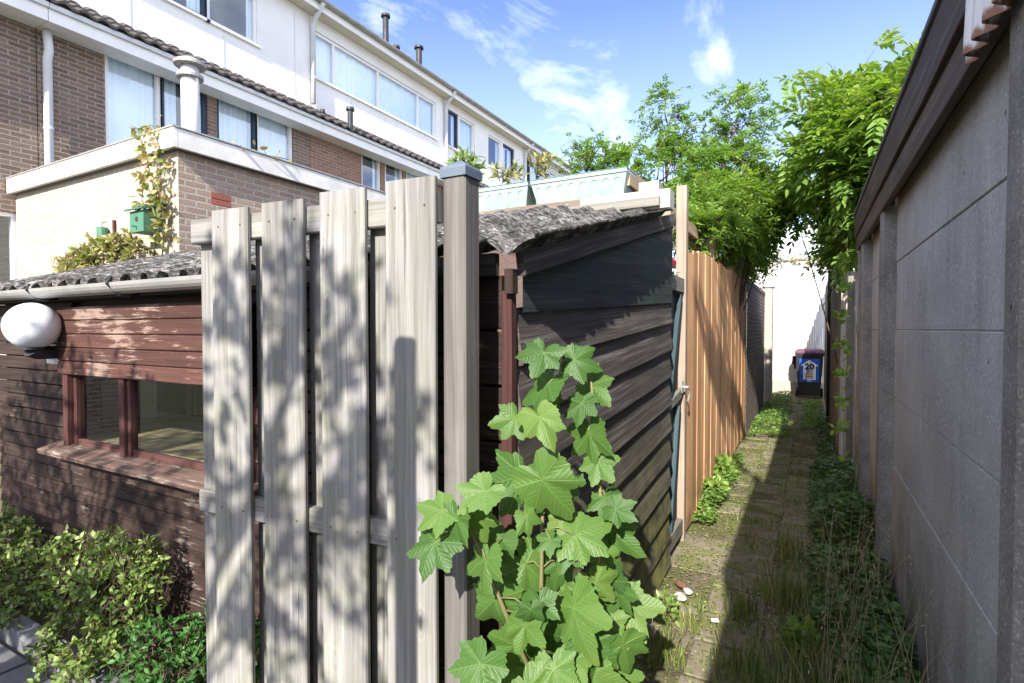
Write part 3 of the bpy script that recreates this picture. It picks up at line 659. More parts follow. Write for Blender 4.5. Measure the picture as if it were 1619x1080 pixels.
post = thing('fence_post', 'square grey timber post with a blue grey metal cap beside the board gate', 'post', (-.81, 1.19, 0))
w = MB(); w.board((0, 0, .955), 2, (.071, .071, 1.91), ch=.005, seg=4); w.build('post_shaft', M['postwood'], post)
w = MB(); w.grid([[(sx * q, sy * q, z) for sx, sy in ((-1, -1), (1, -1), (1, 1), (-1, 1))] for q, z in ((.0375, 1.893), (.0405, 1.893), (.0405, 1.915), (.037, 1.922), (.004, 1.942))], [[(0, 0)] * 4] * 5, close=True)
w.build('post_cap', M['capmetal'], post)
p2 = thing('garden_post', 'dark timber post standing left of the viewer, out of the picture', 'post', (-.735, .03, 0))
w = MB(); w.board((0, 0, 1.09), 2, (.065, .06, 2.18), ch=.02); w.build('post_shaft', M['postwood'], p2)
#PART2
# ---------------------------------------------------------------- planters and timber behind the shed roof
def planter(x0, x1, label, y=3.03, z=2.243, h=.15):
    t = thing('planter_box', label, 'planter', ((x0 + x1) / 2, y, z), 0, 'planter boxes behind the shed roof'); L = x1 - x0
    w = MB(); a, c = .075, .095
    prof = [(-1, -1), (1, -1), (1, 1), (-1, 1)]
    def ring(hx, hy, zz): return [(sx * hx, sy * hy, zz) for sx, sy in prof]
    w.grid([ring(L / 2 - .035, .055, 0), ring(L / 2 - .004, .088, h - .02), ring(L / 2 - .002, .094, h - .019), ring(L / 2 - .002, .094, h), ring(L / 2 - .014, .082, h), ring(L / 2 - .016, .08, h - .03)], [[(0, 0)] * 4] * 6, close=True)
    w.face(ring(L / 2 - .016, .08, h - .03)); w.face(ring(L / 2 - .035, .055, 0)[::-1]); w.build('box', M['planter'], t)
    q = MB(); n = max(3, int(L / .075))
    for i in range(n):
        cx = -L / 2 + .055 + (L - .11) * i / (n - 1) if n > 1 else 0
        pts = [(cx - .026, 0, .02)] + [(cx + .026 * math.cos(math.pi - k * math.pi / 8), 0, .08 + .03 * math.sin(k * math.pi / 8)) for k in range(9)] + [(cx + .026, 0, .02)]
        pts = [(p[0], -.0555 - .033 * (p[2] / (h - .02)) - .001, p[2]) for p in pts]; q.tube(pts, .0028, 5)
    q.build('moulded_arch', M['planter'], t)
    s_ = MB(); s_.box((-L / 2, -.097, h + .001), (L / 2, -.083, h + .006)); s_.box((-L / 2, .083, h + .001), (L / 2, .097, h + .006)); s_.box((L / 2 - .013, -.082, h + .001), (L / 2, .082, h + .006)); s_.box((-L / 2, -.082, h + .001), (-L / 2 + .013, .082, h + .006)); s_.build('rim', M['planterdark'], t)
    return t
planter(-2.13, -1.51, 'shorter looking pale green planter box beside the post')
planter(-1.495, -.895, 'pale green planter box at the right end of the pair')
w = MB(); w.board((-1.72, 2.955, 2.222), 0, (1.62, .10, .038), seg=5, wob=.002)
tag(w.build('timber_beam', M['brownfence']), 'long flat brown beam carrying the planter boxes', 'beam')
w = MB(); w.board((-1.55, 2.885, 2.172), 0, (1.7, .05, .05), seg=6, wob=.003)
tag(w.build('timber_batten', M['greyrail']), 'bleached batten lying along the top of the corrugated roof', 'batten')
w = MB(); w.board((-.90, 2.94, 2.190), 0, (.50, .10, .10), M=Matrix.Rotation(0, 4, 'Z'), seg=3, wob=.003)
tag(w.build('timber_block', M['whitetimber']), 'thick pale timber block right of the planter boxes', 'timber')
w = MB(); w.board((-.79, 3.04, 2.27), 0, (.11, .09, .09))
tag(w.build('timber_offcut', M['whitetimber']), 'small square offcut on the end of the pale timber', 'offcut')
def leafmesh(mb, p, d, up, L, Wd, r, fold=.25, droop=.15):
    """one leaf: 4 quads, folded on the midrib and drooping"""
    d = Vector(d).normalized(); s_ = d.cross(Vector(up)); s_ = s_.normalized() if s_.length > 1e-4 else d.orthogonal().normalized(); n = s_.cross(d)
    p = Vector(p); o = len(mb.v)
    def q(t, w_): return tuple(p + d * (L * t) + s_ * (w_ * Wd) + n * (abs(w_) * fold * Wd - droop * L * t * t))
    mb.v += [q(0, 0), q(.3, .5), q(.68, .42), q(1, 0), q(.68, -.42), q(.3, -.5), q(.5, 0)]
    mb.r += [r] * 7
    mb.f += [(o, o + 1, o + 2, o + 6), (o + 6, o + 2, o + 3), (o, o + 6, o + 4, o + 5), (o + 6, o + 3, o + 4)]
    mb.uv += [(0, 0)] * 14
def rv(): 
    while True:
        v = Vector((random.uniform(-1, 1), random.uniform(-1, 1), random.uniform(-1, 1)))
        if .05 < v.length < 1: return v.normalized()
def compound(mb, p, d, L, n, ll, lw, rr, droop=.35):
    d = Vector(d).normalized(); side = d.cross(Vector((0, 0, 1))); side = side.normalized() if side.length > .05 else Vector((1, 0, 0))
    side = (side + rv() * .35).normalized(); up = side.cross(d)
    for i in range(n):
        t = .25 + .75 * i / n; c = Vector(p) + d * (L * t) - Vector((0, 0, 1)) * droop * L * t * t
        for s_ in (-1, 1):
            dd = (side * s_ * 1. + d * .65 + rv() * .22 - Vector((0, 0, .25)))
            leafmesh(mb, c, dd, up + rv() * .3, ll * random.uniform(.75, 1.15), lw, min(1, max(0, rr + random.uniform(-.12, .12))))
    leafmesh(mb, Vector(p) + d * L - Vector((0, 0, 1)) * droop * L, d - Vector((0, 0, .3)), up, ll, lw, rr)
def shrub(name, label, cat, base, ells, ntw, mat, L=.2, n=4, ll=.05, lw=.024, group=None, bare=.1, woody='bark', trunk=.03, tlen=.5, single=False, thin=.004, upb=.35):
    """trunk and limbs reach into each ellipsoid (centre, radii, weight); twigs carry the leaves"""
    root = thing(name, label, cat, base, 0, group); bx = Vector(base)
    br = MB(); lf = MB(); tot = sum(e[2] for e in ells)
    for (c, rad, wt) in ells:
        c = Vector(c) - bx; k = max(3, int(ntw * wt / tot)); nl = max(2, k // 14)
        hubs = []
        st = Vector((random.uniform(-.05, .05), random.uniform(-.05, .05), 0)); 
        mid = st.lerp(c, .5) + Vector((random.uniform(-.1, .1), random.uniform(-.1, .1), .1)) * c.length * .4
        pts = [st, st.lerp(mid, .5) + rv() * .02, mid, mid.lerp(c, .6) + rv() * .04, c]
        br.tube(pts, [trunk, trunk * .85, trunk * .65, trunk * .5, trunk * .35], 7)
        for _ in range(nl):
            u = rv(); h = c + Vector((u.x * rad[0], u.y * rad[1], u.z * rad[2])) * random.uniform(.3, .65); hubs.append(h)
            s0 = random.choice(pts[2:]); br.tube([s0, s0.lerp(h, .5) + rv() * .06, h], [trunk * .4, trunk * .28, trunk * .18], 5)
        for _ in range(k):
            u = rv(); tip = c + Vector((u.x * rad[0], u.y * rad[1], u.z * rad[2])) * random.uniform(.55, 1.0) ** .6
            h = min(hubs, key=lambda q: (q - tip).length); sv = tip - h
            if sv.length > tlen: sv = sv.normalized() * tlen * random.uniform(.8, 1.2)
            h2 = tip - sv; h2 = h2.lerp(h, .3)
            mp = h2.lerp(tip, .55) + Vector((0, 0, .06)) + rv() * .03
            br.tube([h, h2, mp, tip], [thin * 1.5, thin * 1.3, thin, thin * .5], 4, cap=False)
            cnt = random.randint(5, 8) if random.random() > bare else 2
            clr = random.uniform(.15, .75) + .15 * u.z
            for i in range(cnt):
                t = random.uniform(.15, 1); pt = (h2.lerp(mp, t * 2) if t < .5 else mp.lerp(tip, t * 2 - 1))
                dd = (sv.normalized() * .6 + rv() * .9 + Vector((0, 0, upb)))
                if single: leafmesh(lf, pt, dd, rv() + Vector((0, 0, 1)), ll * random.uniform(.7, 1.2), lw, min(1, max(0, clr + random.uniform(-.15, .15))))
                else: compound(lf, pt, dd, L * random.uniform(.7, 1.15), n, ll, lw, clr)
    br.build('branches', M[woody], root, smooth=True); lf.build('foliage', M[mat], root)
    return root
# plants in the planters and on the roof edge
for (x, label) in ((-2.02, 'spiky green plant sprouting from the left planter beside the post'), (-1.72, 'low green plant showing just right of the post'), (-1.47, 'thin yellowish plant where the two planter boxes meet')):
    big = x < -2
    shrub('planter_plant', label, 'plant', (x, 3.02, 2.36), [((x, 3.02, 2.36 + (.17 if big else .10)), (.14, .1, .13 if big else .08), 1)], 26 if big else 12, 'creeper' if not big else 'euon', ll=.075, lw=.018, single=True, trunk=.006, tlen=.12, thin=.0022, group='plants in the planter boxes')
# ---------------------------------------------------------------- small gate, orange fence, pergola
sg = thing('side_gate', 'narrow dark timber gate with a teal brace between shed and orange fence', 'gate', (-.785, 3.45, 0))
w = MB()
for i in range(3): w.board((-.03, .05 + i * .148, .92), 2, (.02, .13, 1.72), seg=4, wob=.001)
w.build('gate_boards', M['greywood'], sg)
w = MB(); w.board((-.005, .215, 1.80), 1, (.04, .44, .10)); w.build('top_rail', M['greyrail'], sg)
w = MB(); w.board((0, 0, 0), 1, (.03, .42, .06), M=Matrix.Translation((.0, .20, 1.03)) @ Matrix.Rotation(R(8), 4, 'X')); w.build('middle_rail', M['greyrail'], sg)
w = MB(); w.board((0, 0, 0), 2, (.03, .05, .72), M=Matrix.Translation((.0, .22, 1.40)) @ Matrix.Rotation(R(-24), 4, 'X')); w.board((0, 0, 0), 2, (.03, .05, .85), M=Matrix.Translation((.0, .22, .56)) @ Matrix.Rotation(R(-16), 4, 'X')); w.build('brace', M['tealwood'], sg)
w = MB(); w.board((0, .20, .12), 1, (.04, .42, .10)); w.build('bottom_rail', M['greyrail'], sg)
w = MB(); w.tube([(.02, .36, 1.10), (.055, .36, 1.10), (.06, .375, 1.10)], .010, 8); w.box((.018, .34, 1.06), (.024, .385, 1.14)); w.tube([(.055, .39, 1.08), (.06, .41, 1.05), (.05, .41, 1.00)], .006, 6); w.build('latch', M['zinc'], sg)
fence = thing('board_fence', 'bright orange brown fence of upright boards along the alley', 'fence', (-.79, 3.95, 0))
y = .015; k = 0
while y < 4.15:
    wd = random.uniform(.15, .20) if k else .27
    top = 2.10 + .018 * y + random.uniform(-.015, .015) - (.05 if k == 0 else 0)
    w = MB(); w.board((.012 - .004 * (k % 2) , y + wd / 2, top / 2 + .02), 2, (.018, wd, top - .04), ch=.003, seg=5, wob=.0015)
    w.build('board', M['orange'], fence); y += wd + .0015; k += 1
for z in (.4, 1.1, 1.85):
    w = MB(); w.board((-.025, 2.1, z), 1, (.035, 4.1, .07)); w.build('rail', M['palewood'], fence)
for (yy, zt, mt) in ((.0, 2.50, 'orangepale'), (1.52, 2.36, 'palewood'), (3.0, 2.25, 'palewood')):
    w = MB(); w.board((-.052 if yy else -.006, yy - (0 if yy else .03), zt / 2), 2, (.07, .07, zt), seg=4, wob=.001); w.build('post', M[mt], fence)
perg = thing('pergola', 'pale timber pergola rails over the yard behind the orange fence', 'pergola', (-1.0, 4.5, 0))
w = MB(); w.board((0.08, -.2, 2.36), 1, (.045, 2.6, .10), M=Matrix.Rotation(-.0, 4, 'X')); w.build('rail', M['palewood'], perg)
w = MB(); w.board((0.02, 1.45, 2.33), 1, (.045, 2.9, .09)); w.build('rail', M['palewood'], perg)
for xx in (-.5, -1.1):
    w = MB(); w.board((xx, .7, 2.30), 1, (.045, 3.6, .08)); w.build('rail', M['palewood'], perg)
w = MB(); w.board((-.6, -.9, 2.24), 0, (1.6, .045, .08)); w.build('cross_beam', M['palewood'], perg)
for xx, yy in ((-1.3, -.9), (-1.3, 2.4)):
    w = MB(); w.board((xx, yy, 1.1), 2, (.07, .07, 2.2)); w.build('post', M['palewood'], perg)
w = MB(); rp = [(.0, 0), (.055, 0.0), (.075, .11), (.08, .12), (.07, .125), (.0, .12)]
w.grid([[(r_ * math.cos(a), r_ * math.sin(a), z) for a in np.linspace(0, 2 * math.pi, 17)[:-1]] for r_, z in rp], [[(0, 0)] * 16] * len(rp), close=True)
pt = w.build('flower_pot', M['redpot'], None, smooth=False); pt.location = (-.90, 3.66, 1.87); pt.rotation_euler = (.5, .6, 0)
tag(pt, 'small red pot lying tilted in the gap above the side gate', 'pot')
shrub('potted_plant', 'few bright leaves under the red pot above the side gate', 'plant', (-.84, 3.62, 1.72), [((-.82, 3.66, 1.80), (.05, .08, .05), 1)], 8, 'wist', ll=.05, lw=.02, single=True, trunk=.004, tlen=.06, thin=.002)
shrub('twining_stems', 'tangle of bare pale vine stems beside the white topped fence post', 'plant', (-.98, 4.1, 1.7), [((-.95, 4.0, 2.15), (.14, .5, .3), 1)], 46, 'wist', ll=.04, lw=.016, single=True, trunk=.008, tlen=.35, thin=.004, woody='dry', bare=1.)
# ---------------------------------------------------------------- alley end: brick wall, pillar, rendered wall, bin
bw = thing('brick_garden_wall', 'dark brick garden wall between orange fence and white wall', 'wall', (-.77, 8.15, 0))
w = MB(); w.quad_wall('X', 0, 0, 3.35, 0, 2.14, [], .1); w.quad_wall('Y', 0, -.2, -.001, 0, 2.14, [], .1, sign=-1); w.face([(-.2, 0, 2.14), (0, 0, 2.14), (0, 3.35, 2.14), (-.2, 3.35, 2.14)]); w.build('brickwork', M['brick_dark'], bw)
w = MB()
for i in range(31): w.board((-.10, .055 + i * .108, 2.175), 0, (.22, .098, .06), ch=.006)
w.build('coping', M['brick_dark'], bw)
pl = thing('wall_pillar', 'pale painted brick pillar where the dark brick wall stops', 'pillar', (-.80, 11.62, 0))
w = MB(); w.quad_wall('Y', -.10, -.16, .16, 0, 2.3, [], .1, sign=-1); w.quad_wall('X', .16, -.10, .25, 0, 2.3, [], .1); w.face([(-.16, -.10, 2.3), (.16, -.10, 2.3), (.16, .25, 2.3), (-.16, .25, 2.3)]); w.build('brickwork', M['brick_white'], pl)
w = MB(); w.board((0, .07, 2.33), 0, (.38, .40, .06)); w.build('cap_stone', M['stone'], pl)
w = MB(); w.board((-.86, 12.9, 1.15), 1, (.05, 1.9, 2.3)); w.board((-.82, 11.98, 1.15), 2, (.06, .06, 2.2)); tag(w.build('timber_screen', M['brownfence']), 'worn brown boarding tucked behind the pale pillar', 'fence')
ew = thing('end_wall', 'sunlit white rendered wall closing the alley', 'wall', (-.3, 13.9, 0))
w = MB(); w.quad_wall('Y', 0, -1.6, 1.6, .30, 3.05, [], .1, sign=-1); w.face([(-1.6, 0, 3.05), (1.6, 0, 3.05), (1.6, .25, 3.05), (-1.6, .25, 3.05)]); w.build('render_coat', M['endwall'], ew)
w = MB(); w.box((-1.6, -.02, 0), (1.6, .2, .298)); w.build('plinth', M['brick_white'], ew)
w = MB(); w.box((-1.65, -.04, 3.052), (1.65, .3, 3.10)); w.build('coping', M['stone'], ew)
w = MB(); w.box((.35, -.015, .5), (.80, -.001, 2.9)); w.box((.33, -.03, .5), (.349, -.001, 2.9)); w.build('metal_sheet', M['pvc'], ew)
fh = thing('far_roof', 'pale grey pitched roof beyond the end wall', 'building', (0, 19, 0))
w = MB(); w.quad_wall('Y', 0, -2.5, 4, 0, 3.6, [], .1, sign=-1); w.build('wall', M['white'], fh)
w = MB(); w.face([(-2.6, -.2, 3.6), (4.1, -.2, 3.6), (4.1, 3, 5.2), (-2.6, 3, 5.2)]); w.face([(-2.6, -.2, 3.6), (-2.6, 3, 5.2), (-2.6, 6, 3.6)]); w.build('roof', M['pvc'], fh)
bn = thing('wheelie_bin', 'charcoal wheelie bin with a purple lid and a blue arrow sticker numbered 20', 'bin', (0, 13.42, 0))
w = MB()
def ring4(hx, y0, y1, z): return [(-hx, y0, z), (hx, y0, z), (hx, y1, z), (-hx, y1, z)]
w.grid([ring4(.20, -.19, .18, .06), ring4(.235, -.245, .20, .55), ring4(.255, -.28, .22, .92), ring4(.275, -.30, .24, .925), ring4(.275, -.30, .24, .97)], [[(0, 0)] * 4] * 5, close=True); w.face(ring4(.20, -.19, .18, .06)[::-1]); w.face(ring4(.275, -.30, .24, .97)); w.build('body', M['bin'], bn)
w = MB(); w.grid([ring4(.285, -.325, .25, .972), ring4(.285, -.325, .25, 1.0), ring4(.265, -.29, .24, 1.04), ring4(.20, -.2, .2, 1.065)], [[(0, 0)] * 4] * 4, close=True); w.face(ring4(.20, -.2, .2, 1.065)); ld = w.build('lid', M['purple'], bn)
w = MB(); w.tube([(-.24, .26, .96), (-.24, .32, 1.0), (.24, .32, 1.0), (.24, .26, .96)], .016, 8); w.build('handle', M['bin'], bn)
for s_ in (-1, 1):
    w = MB(); w.tube([(s_ * .21, .2, .1), (s_ * .265, .2, .1)], .10, 18); wh = w.build('wheel', M['bin'], bn)
    w = MB(); w.tube([(s_ * .266, .2, .1), (s_ * .272, .2, .1)], .045, 12); w.build('rim', M['pvc'], wh)
w = MB(); w.box((-.335, .0, .62), (-.262, .16, .90)); w.build('side_box', M['bin'], bn)
def facey(z): return -.19 - .055 * (z - .06) / .49 if z < .55 else -.245 - .035 * (z - .55) / .37
def sheet(mb, pts, off): mb.face([(x, facey(z) - off, z) for x, z in pts])
w = MB()
for z0, z1 in ((.36, .55), (.55, .86)): sheet(w, [(-.19, z0), (.185, z0), (.185, z1), (-.19, z1)], .003)
stk = w.build('sticker', M['labelblue'], bn)
w = MB(); 
for z0, z1 in ((.41, .55), (.55, .71)): sheet(w, [(-.115, z0), (.115, z0), (.115, z1), (-.115, z1)], .005)
sheet(w, [(-.175, .71), (.17, .71), (0, .84)], .005); w.build('arrow', M['labelwhite'], stk)
w = MB()
for z0, z1 in ((.435, .455), (.50, .55), (.55, .615)): sheet(w, [(-.065, z0), (.065, z0), (.065, z1), (-.065, z1)], .007)
w.build('print_block', M['labelgrey'], stk)
w = MB(); sheet(w, [(-.065, .46), (.065, .46), (.065, .495), (-.065, .495)], .007); w.build('red_print', M['labelred'], stk)
w = MB(); sheet(w, [(-.04, .375), (.04, .375), (.04, .392), (-.04, .392)], .006); w.build('white_mark', M['labelwhite'], stk)
tc = bpy.data.curves.new('house_number', 'FONT'); tc.body = '20'; tc.size = .175; tc.align_x = 'CENTER'; tc.extrude = .0015; tc.offset = .006
to = bpy.data.objects.new('house_number', tc); C.objects.link(to)
me = bpy.data.meshes.new_from_object(to.evaluated_get(bpy.context.evaluated_depsgraph_get())); bpy.data.objects.remove(to)
nm = bpy.data.objects.new('number', me); C.objects.link(nm); nm.parent = stk; me.materials.clear(); me.materials.append(M['ink'])
nm.location = (0, facey(.69) - .0085, .635); nm.rotation_euler = (R(90) + .095, 0, 0)
# ---------------------------------------------------------------- right side: concrete garage and what follows it
gar = thing('concrete_garage', 'grey prefabricated concrete garage wall with a dark timber fascia', 'garage', (.42, -7, 0))
posts = [0.2, 2.6, 4.75, 6.6, 8.38, 10.75, 12.1, 12.45]      # distance along the wall from its base point
for i, (a, c) in enumerate(zip(posts[:-1], posts[1:])):
    for j in range(6):
        z0 = -.02 + .379 * j; z1 = z0 + .375
        if j == 5: z1 = 2.38
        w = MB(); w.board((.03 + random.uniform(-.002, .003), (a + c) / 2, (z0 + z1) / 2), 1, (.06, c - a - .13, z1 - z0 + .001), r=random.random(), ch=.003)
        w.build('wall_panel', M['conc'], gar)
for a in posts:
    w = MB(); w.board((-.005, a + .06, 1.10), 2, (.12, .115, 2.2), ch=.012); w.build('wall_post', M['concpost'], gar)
w = MB(); w.board((-.058, 4.65, 2.235), 1, (.028, 15.9, .12), seg=30, wob=.003); w.board((-.070, 4.65, 2.39), 1, (.032, 15.95, .18), seg=30, wob=.003); w.build('fascia', M['fasciawood'], gar)
w = MB(); w.board((-.022, 4.65, 2.26), 1, (.04, 15.8, .05), seg=8); w.build('wall_plate', M['fasciawood'], gar)
w = MB(); w.face([(-.09, -3.4, 2.505), (-.09, 12.66, 2.505), (4.0, 12.66, 2.9), (4.0, -3.4, 2.9)][::-1]); w.face([(-.09, -3.4, 2.49), (-.09, 12.66, 2.49), (4.0, 12.66, 2.885), (4.0, -3.4, 2.885)]); w.box((-.096, -3.4, 2.487), (-.08, 12.66, 2.512)); w.build('roof', M['bitumen'], gar)
w = MB(); w.box((.065, 12.58, 0), (4, 12.64, 2.45)); w.build('end_wall', M['conc'], gar)
cs = thing('corrugated_sheet', 'white and rust streaked corrugated sheet fixed over the garage fascia', 'sheet', (.322, .5, 2.13))
w = MB(); ys = np.linspace(-1.2, 1.16, 200)
wv = lambda y: .018 * math.cos(2 * math.pi * y / .076)
for off in (0, -.004):
    rows = [[(wv(y) + off + .012 * k, y, z) for y in ys] for k, z in enumerate((0, .35, .7))]
    if off: rows = rows[::-1]
    w.grid(rows, [[(y, z) for y in ys] for z in (0, .35, .7)])
w.grid([[(wv(y) - .004, y, 0) for y in ys], [(wv(y), y, 0) for y in ys]], [[(0, 0)] * 200] * 2)
mm, bb = newmat('rusty_white_sheet'); o = OB(bb); z = bb.n('ShaderNodeSeparateXYZ', i_0=o).outputs[2]
col = bb.mix(bb.mr(bb.m('ADD', bb.noise(bb.scale(o, 20, 20, 4), 1., 5, .7), bb.m('MULTIPLY', bb.mr(z, 0, .05, 1, 0), .35)), .70, .80), (.75, .75, .76), (.28, .14, .10))
finish(bb, princ(bb, col, .6, bb.noise(o, 40), .2, .005)); w.build('sheet', mm, cs, smooth=True)
w = MB(); w.board((0, .0, 1.02), 2, (.05, .06, 2.04)); w.board((.03, .0, 1.05), 2, (.012, .10, 1.9)); o_ = w.build('boundary_post', M['concpost']); o_.location = (.36, 6.52, 0); tag(o_, 'slim grey post just past the end of the garage', 'post')
ws = thing('white_board_screen', 'short white boarded screen past the garage end', 'fence', (.33, 6.9, 0))
for i in range(3):
    w = MB(); w.board((-.0 + i * .075, 0, 1.12), 2, (.07, .02, 2.0)); w.build('board', M['whitetimber'], ws)
bf = thing('brown_board_fence', 'weathered brown board fence on the right beyond the garage', 'fence', (.29, 7.0, 0))
for i in range(56):
    w = MB(); w.board((.02 * (i % 2), .06 + i * .12, 1.22), 2, (.02, .115, 2.4 - random.uniform(0, .05)), ch=.004); w.build('board', M['brownfence'], bf)
for z in (.5, 1.9):
    w = MB(); w.board((.045, 3.4, z), 1, (.03, 6.7, .08)); w.build('rail', M['brownfence'], bf)
w = MB(); w.tube([(.265, 9.9, 0), (.265, 9.9, 2.35), (.30, 9.9, 2.5)], .028, 10); tag(w.build('black_pipe', M['dark'], None, smooth=True), 'black upright drain pipe against the brown board fence', 'pipe')
# ---------------------------------------------------------------- birdhouse, feeder
bh = thing('birdhouse', 'green wooden birdhouse on the whitewashed wall', 'birdhouse', (-5.60, EY - .09, 2.42))
w = MB(); hw = .12
w.grid([[(-hw, -.11, 0), (hw, -.11, 0), (hw, .08, 0), (-hw, .08, 0)], [(-hw, -.11, .20), (hw, -.11, .20), (hw, .08, .27), (-hw, .08, .27)]], [[(0, 0)] * 4] * 2, close=True); w.face([(-hw, -.11, 0), (-hw, .08, 0), (hw, .08, 0), (hw, -.11, 0)]); w.face([(-hw, -.11, .2), (hw, -.11, .2), (hw, .08, .27), (-hw, .08, .27)]); w.build('box', M['green'], bh)
w = MB(); w.board((0, 0, 0), 0, (.30, .25, .018), M=Matrix.Translation((0, -.03, .25)) @ Matrix.Rotation(R(20), 4, 'X')); w.build('roof', M['green'], bh)
w = MB(); w.tube([(0, -.112, .12), (0, -.1105, .12)], .025, 14); w.build('entrance_hole', M['dark'], bh)
w = MB(); w.board((0, -.13, .05), 1, (.012, .05, .012)); w.build('perch', M['green'], bh)
ft = thing('plant_holder', 'small green hanging holder beside a dark strip on the whitewashed wall', 'holder', (-6.56, EY - .06, 2.42))
w = MB(); w.tube([(0, 0, 0), (0, 0, .15)], .05, 10); w.tube([(0, 0, .15), (0, .0, .20), (0, .05, .22)], .006, 6); w.build('holder', M['green'], ft)
w = MB(); w.box((.14, .03, -.02), (.17, .055, .22)); w.build('strip', M['maroon'], ft)
# ---------------------------------------------------------------- climbing plant on the extension
def scatter_plant(name, label, cat, base, paths, mat, ll, lw, dens, spread, group=None, woody='bark', stem=.006, comp=False):
    root = thing(name, label, cat, base, 0, group); bx = Vector(base); br = MB(); lf = MB()
    for pts, dm in paths:
        pts = [Vector(p) - bx for p in pts]; br.tube(pts, [stem * (1 - .6 * i / len(pts)) for i in range(len(pts))], 5)
        for a, c in zip(pts[:-1], pts[1:]):
            for _ in range(max(1, int((c - a).length * dens * dm))):
                p = a.lerp(c, random.random()) + rv() * random.uniform(0, spread)
                d = rv() + Vector((0, -.5, .1))
                if comp: compound(lf, p, d, .12, 3, ll, lw, random.random())
                else: leafmesh(lf, p, d, rv() + Vector((0, -.6, .5)), ll * random.uniform(.6, 1.3), lw * random.uniform(.8, 1.2), random.random())
    br.build('stems', M[woody], root, smooth=True); lf.build('foliage', M[mat], root); return root
yy = EY - .10
scatter_plant('climbing_plant', 'sparse climbing plant with pinkish leaves on the corner of the whitewashed wall', 'climber', (-5.5, yy, 0),
    [([(-5.5, yy, 2.2), (-5.36, yy, 2.6), (-5.52, yy, 2.9), (-5.62, yy, 3.2), (-5.75, yy, 3.42)], 1.2), ([(-5.42, yy, 2.6), (-5.36, yy, 2.9), (-5.40, yy, 3.25), (-5.55, yy, 3.45)], 1.),
     ([(-5.5, yy, 2.5), (-5.7, yy, 2.75), (-5.62, yy, 3.05)], .8), ([(-5.36, yy, 2.2), (-5.33, yy, 2.5), (-5.36, yy, 2.8)], .45), ([(-5.5, yy + .1, 3.40), (-5.8, yy + .12, 3.42), (-6.0, yy + .1, 3.38)], .7), ([(-5.2, yy + .6, 3.36), (-5.2, yy + 1.3, 3.42)], .5)],
    'creeper', .075, .045, 85, .09)
shrub('garden_shrub', 'bushy yellow green shrub heaped behind the shed roof under the birdhouse', 'shrub', (-5.9, 2.7, 0), [((-5.75, 2.72, 2.25), (.36, .16, .17), 1.0), ((-6.1, 2.72, 2.22), (.5, .16, .17), 1.1), ((-6.6, 2.72, 2.12), (.5, .16, .14), .9)], 200, 'creeper', ll=.07, lw=.03, single=True, tlen=.18, thin=.003)
# ---------------------------------------------------------------- sycamore sapling
def lobed(mb, base, tipdir, normal, Ls, r):
    """five-lobed toothed leaf, uv in leaf space (tip at y=1)"""
    d = Vector(tipdir).normalized(); n = Vector(normal); n = (n - d * n.dot(d)).normalized(); s_ = d.cross(n)
    A = [0, 52, -52, 108, -108]; Ln = [1, .90, .90, .70, .70]; N = 96; rings = (0, .25, .5, .75, .9, 1.)
    cup = random.uniform(-.15, .22); droop = random.uniform(.1, .6); tw = random.uniform(-.35, .35); ph = random.random() * 6
    Ln = [q * random.uniform(.82, 1.12) for q in Ln]; A = [a + random.uniform(-7, 7) for a in A]
    rows, uvs = [], []
    for q in rings:
        row, ur = [], []
        for k in range(N):
            th = -180 + 360 * k / N; rr = .50
            best = 99
            for a, l in zip(A, Ln):
                dl = abs((th - a + 180) % 360 - 180); best = min(best, dl)
                rr = max(rr, l * (1 - .44 * min(1, dl / 29.) ** .9))
            saw = ((k * 1.0) % 4) / 4; rr *= 1 + .10 * (saw - .4) * (1 if q > .8 else 0)
            back = abs(abs(th) - 180)
            if back < 32: rr *= .30 + .70 * (back / 32) ** .8
            rr *= q; x, y = rr * math.sin(R(th)), rr * math.cos(R(th))
            zz = cup * rr * rr - droop * max(0, y) ** 2 + .055 * q * (min(26, best) / 26) * (1 if True else 0) * -1 + tw * x * y + .025 * math.sin(5 * th * math.pi / 180 + ph) * q
            row.append(Vector(base) + (s_ * x + d * y + n * zz) * Ls); ur.append((x, y))
        rows.append(row); uvs.append(ur)
    o = len(mb.v); n_, m_ = len(rows), N
    mb.v += [tuple(p) for row in rows for p in row]; mb.r += [r] * (n_ * m_)
    for i in range(n_ - 1):
        for j in range(m_):
            k = (j + 1) % m_; mb.f.append((o + i * m_ + j, o + i * m_ + k, o + (i + 1) * m_ + k, o + (i + 1) * m_ + j))
            mb.uv += [uvs[i][j], uvs[i][k], uvs[i + 1][k], uvs[i + 1][j]]
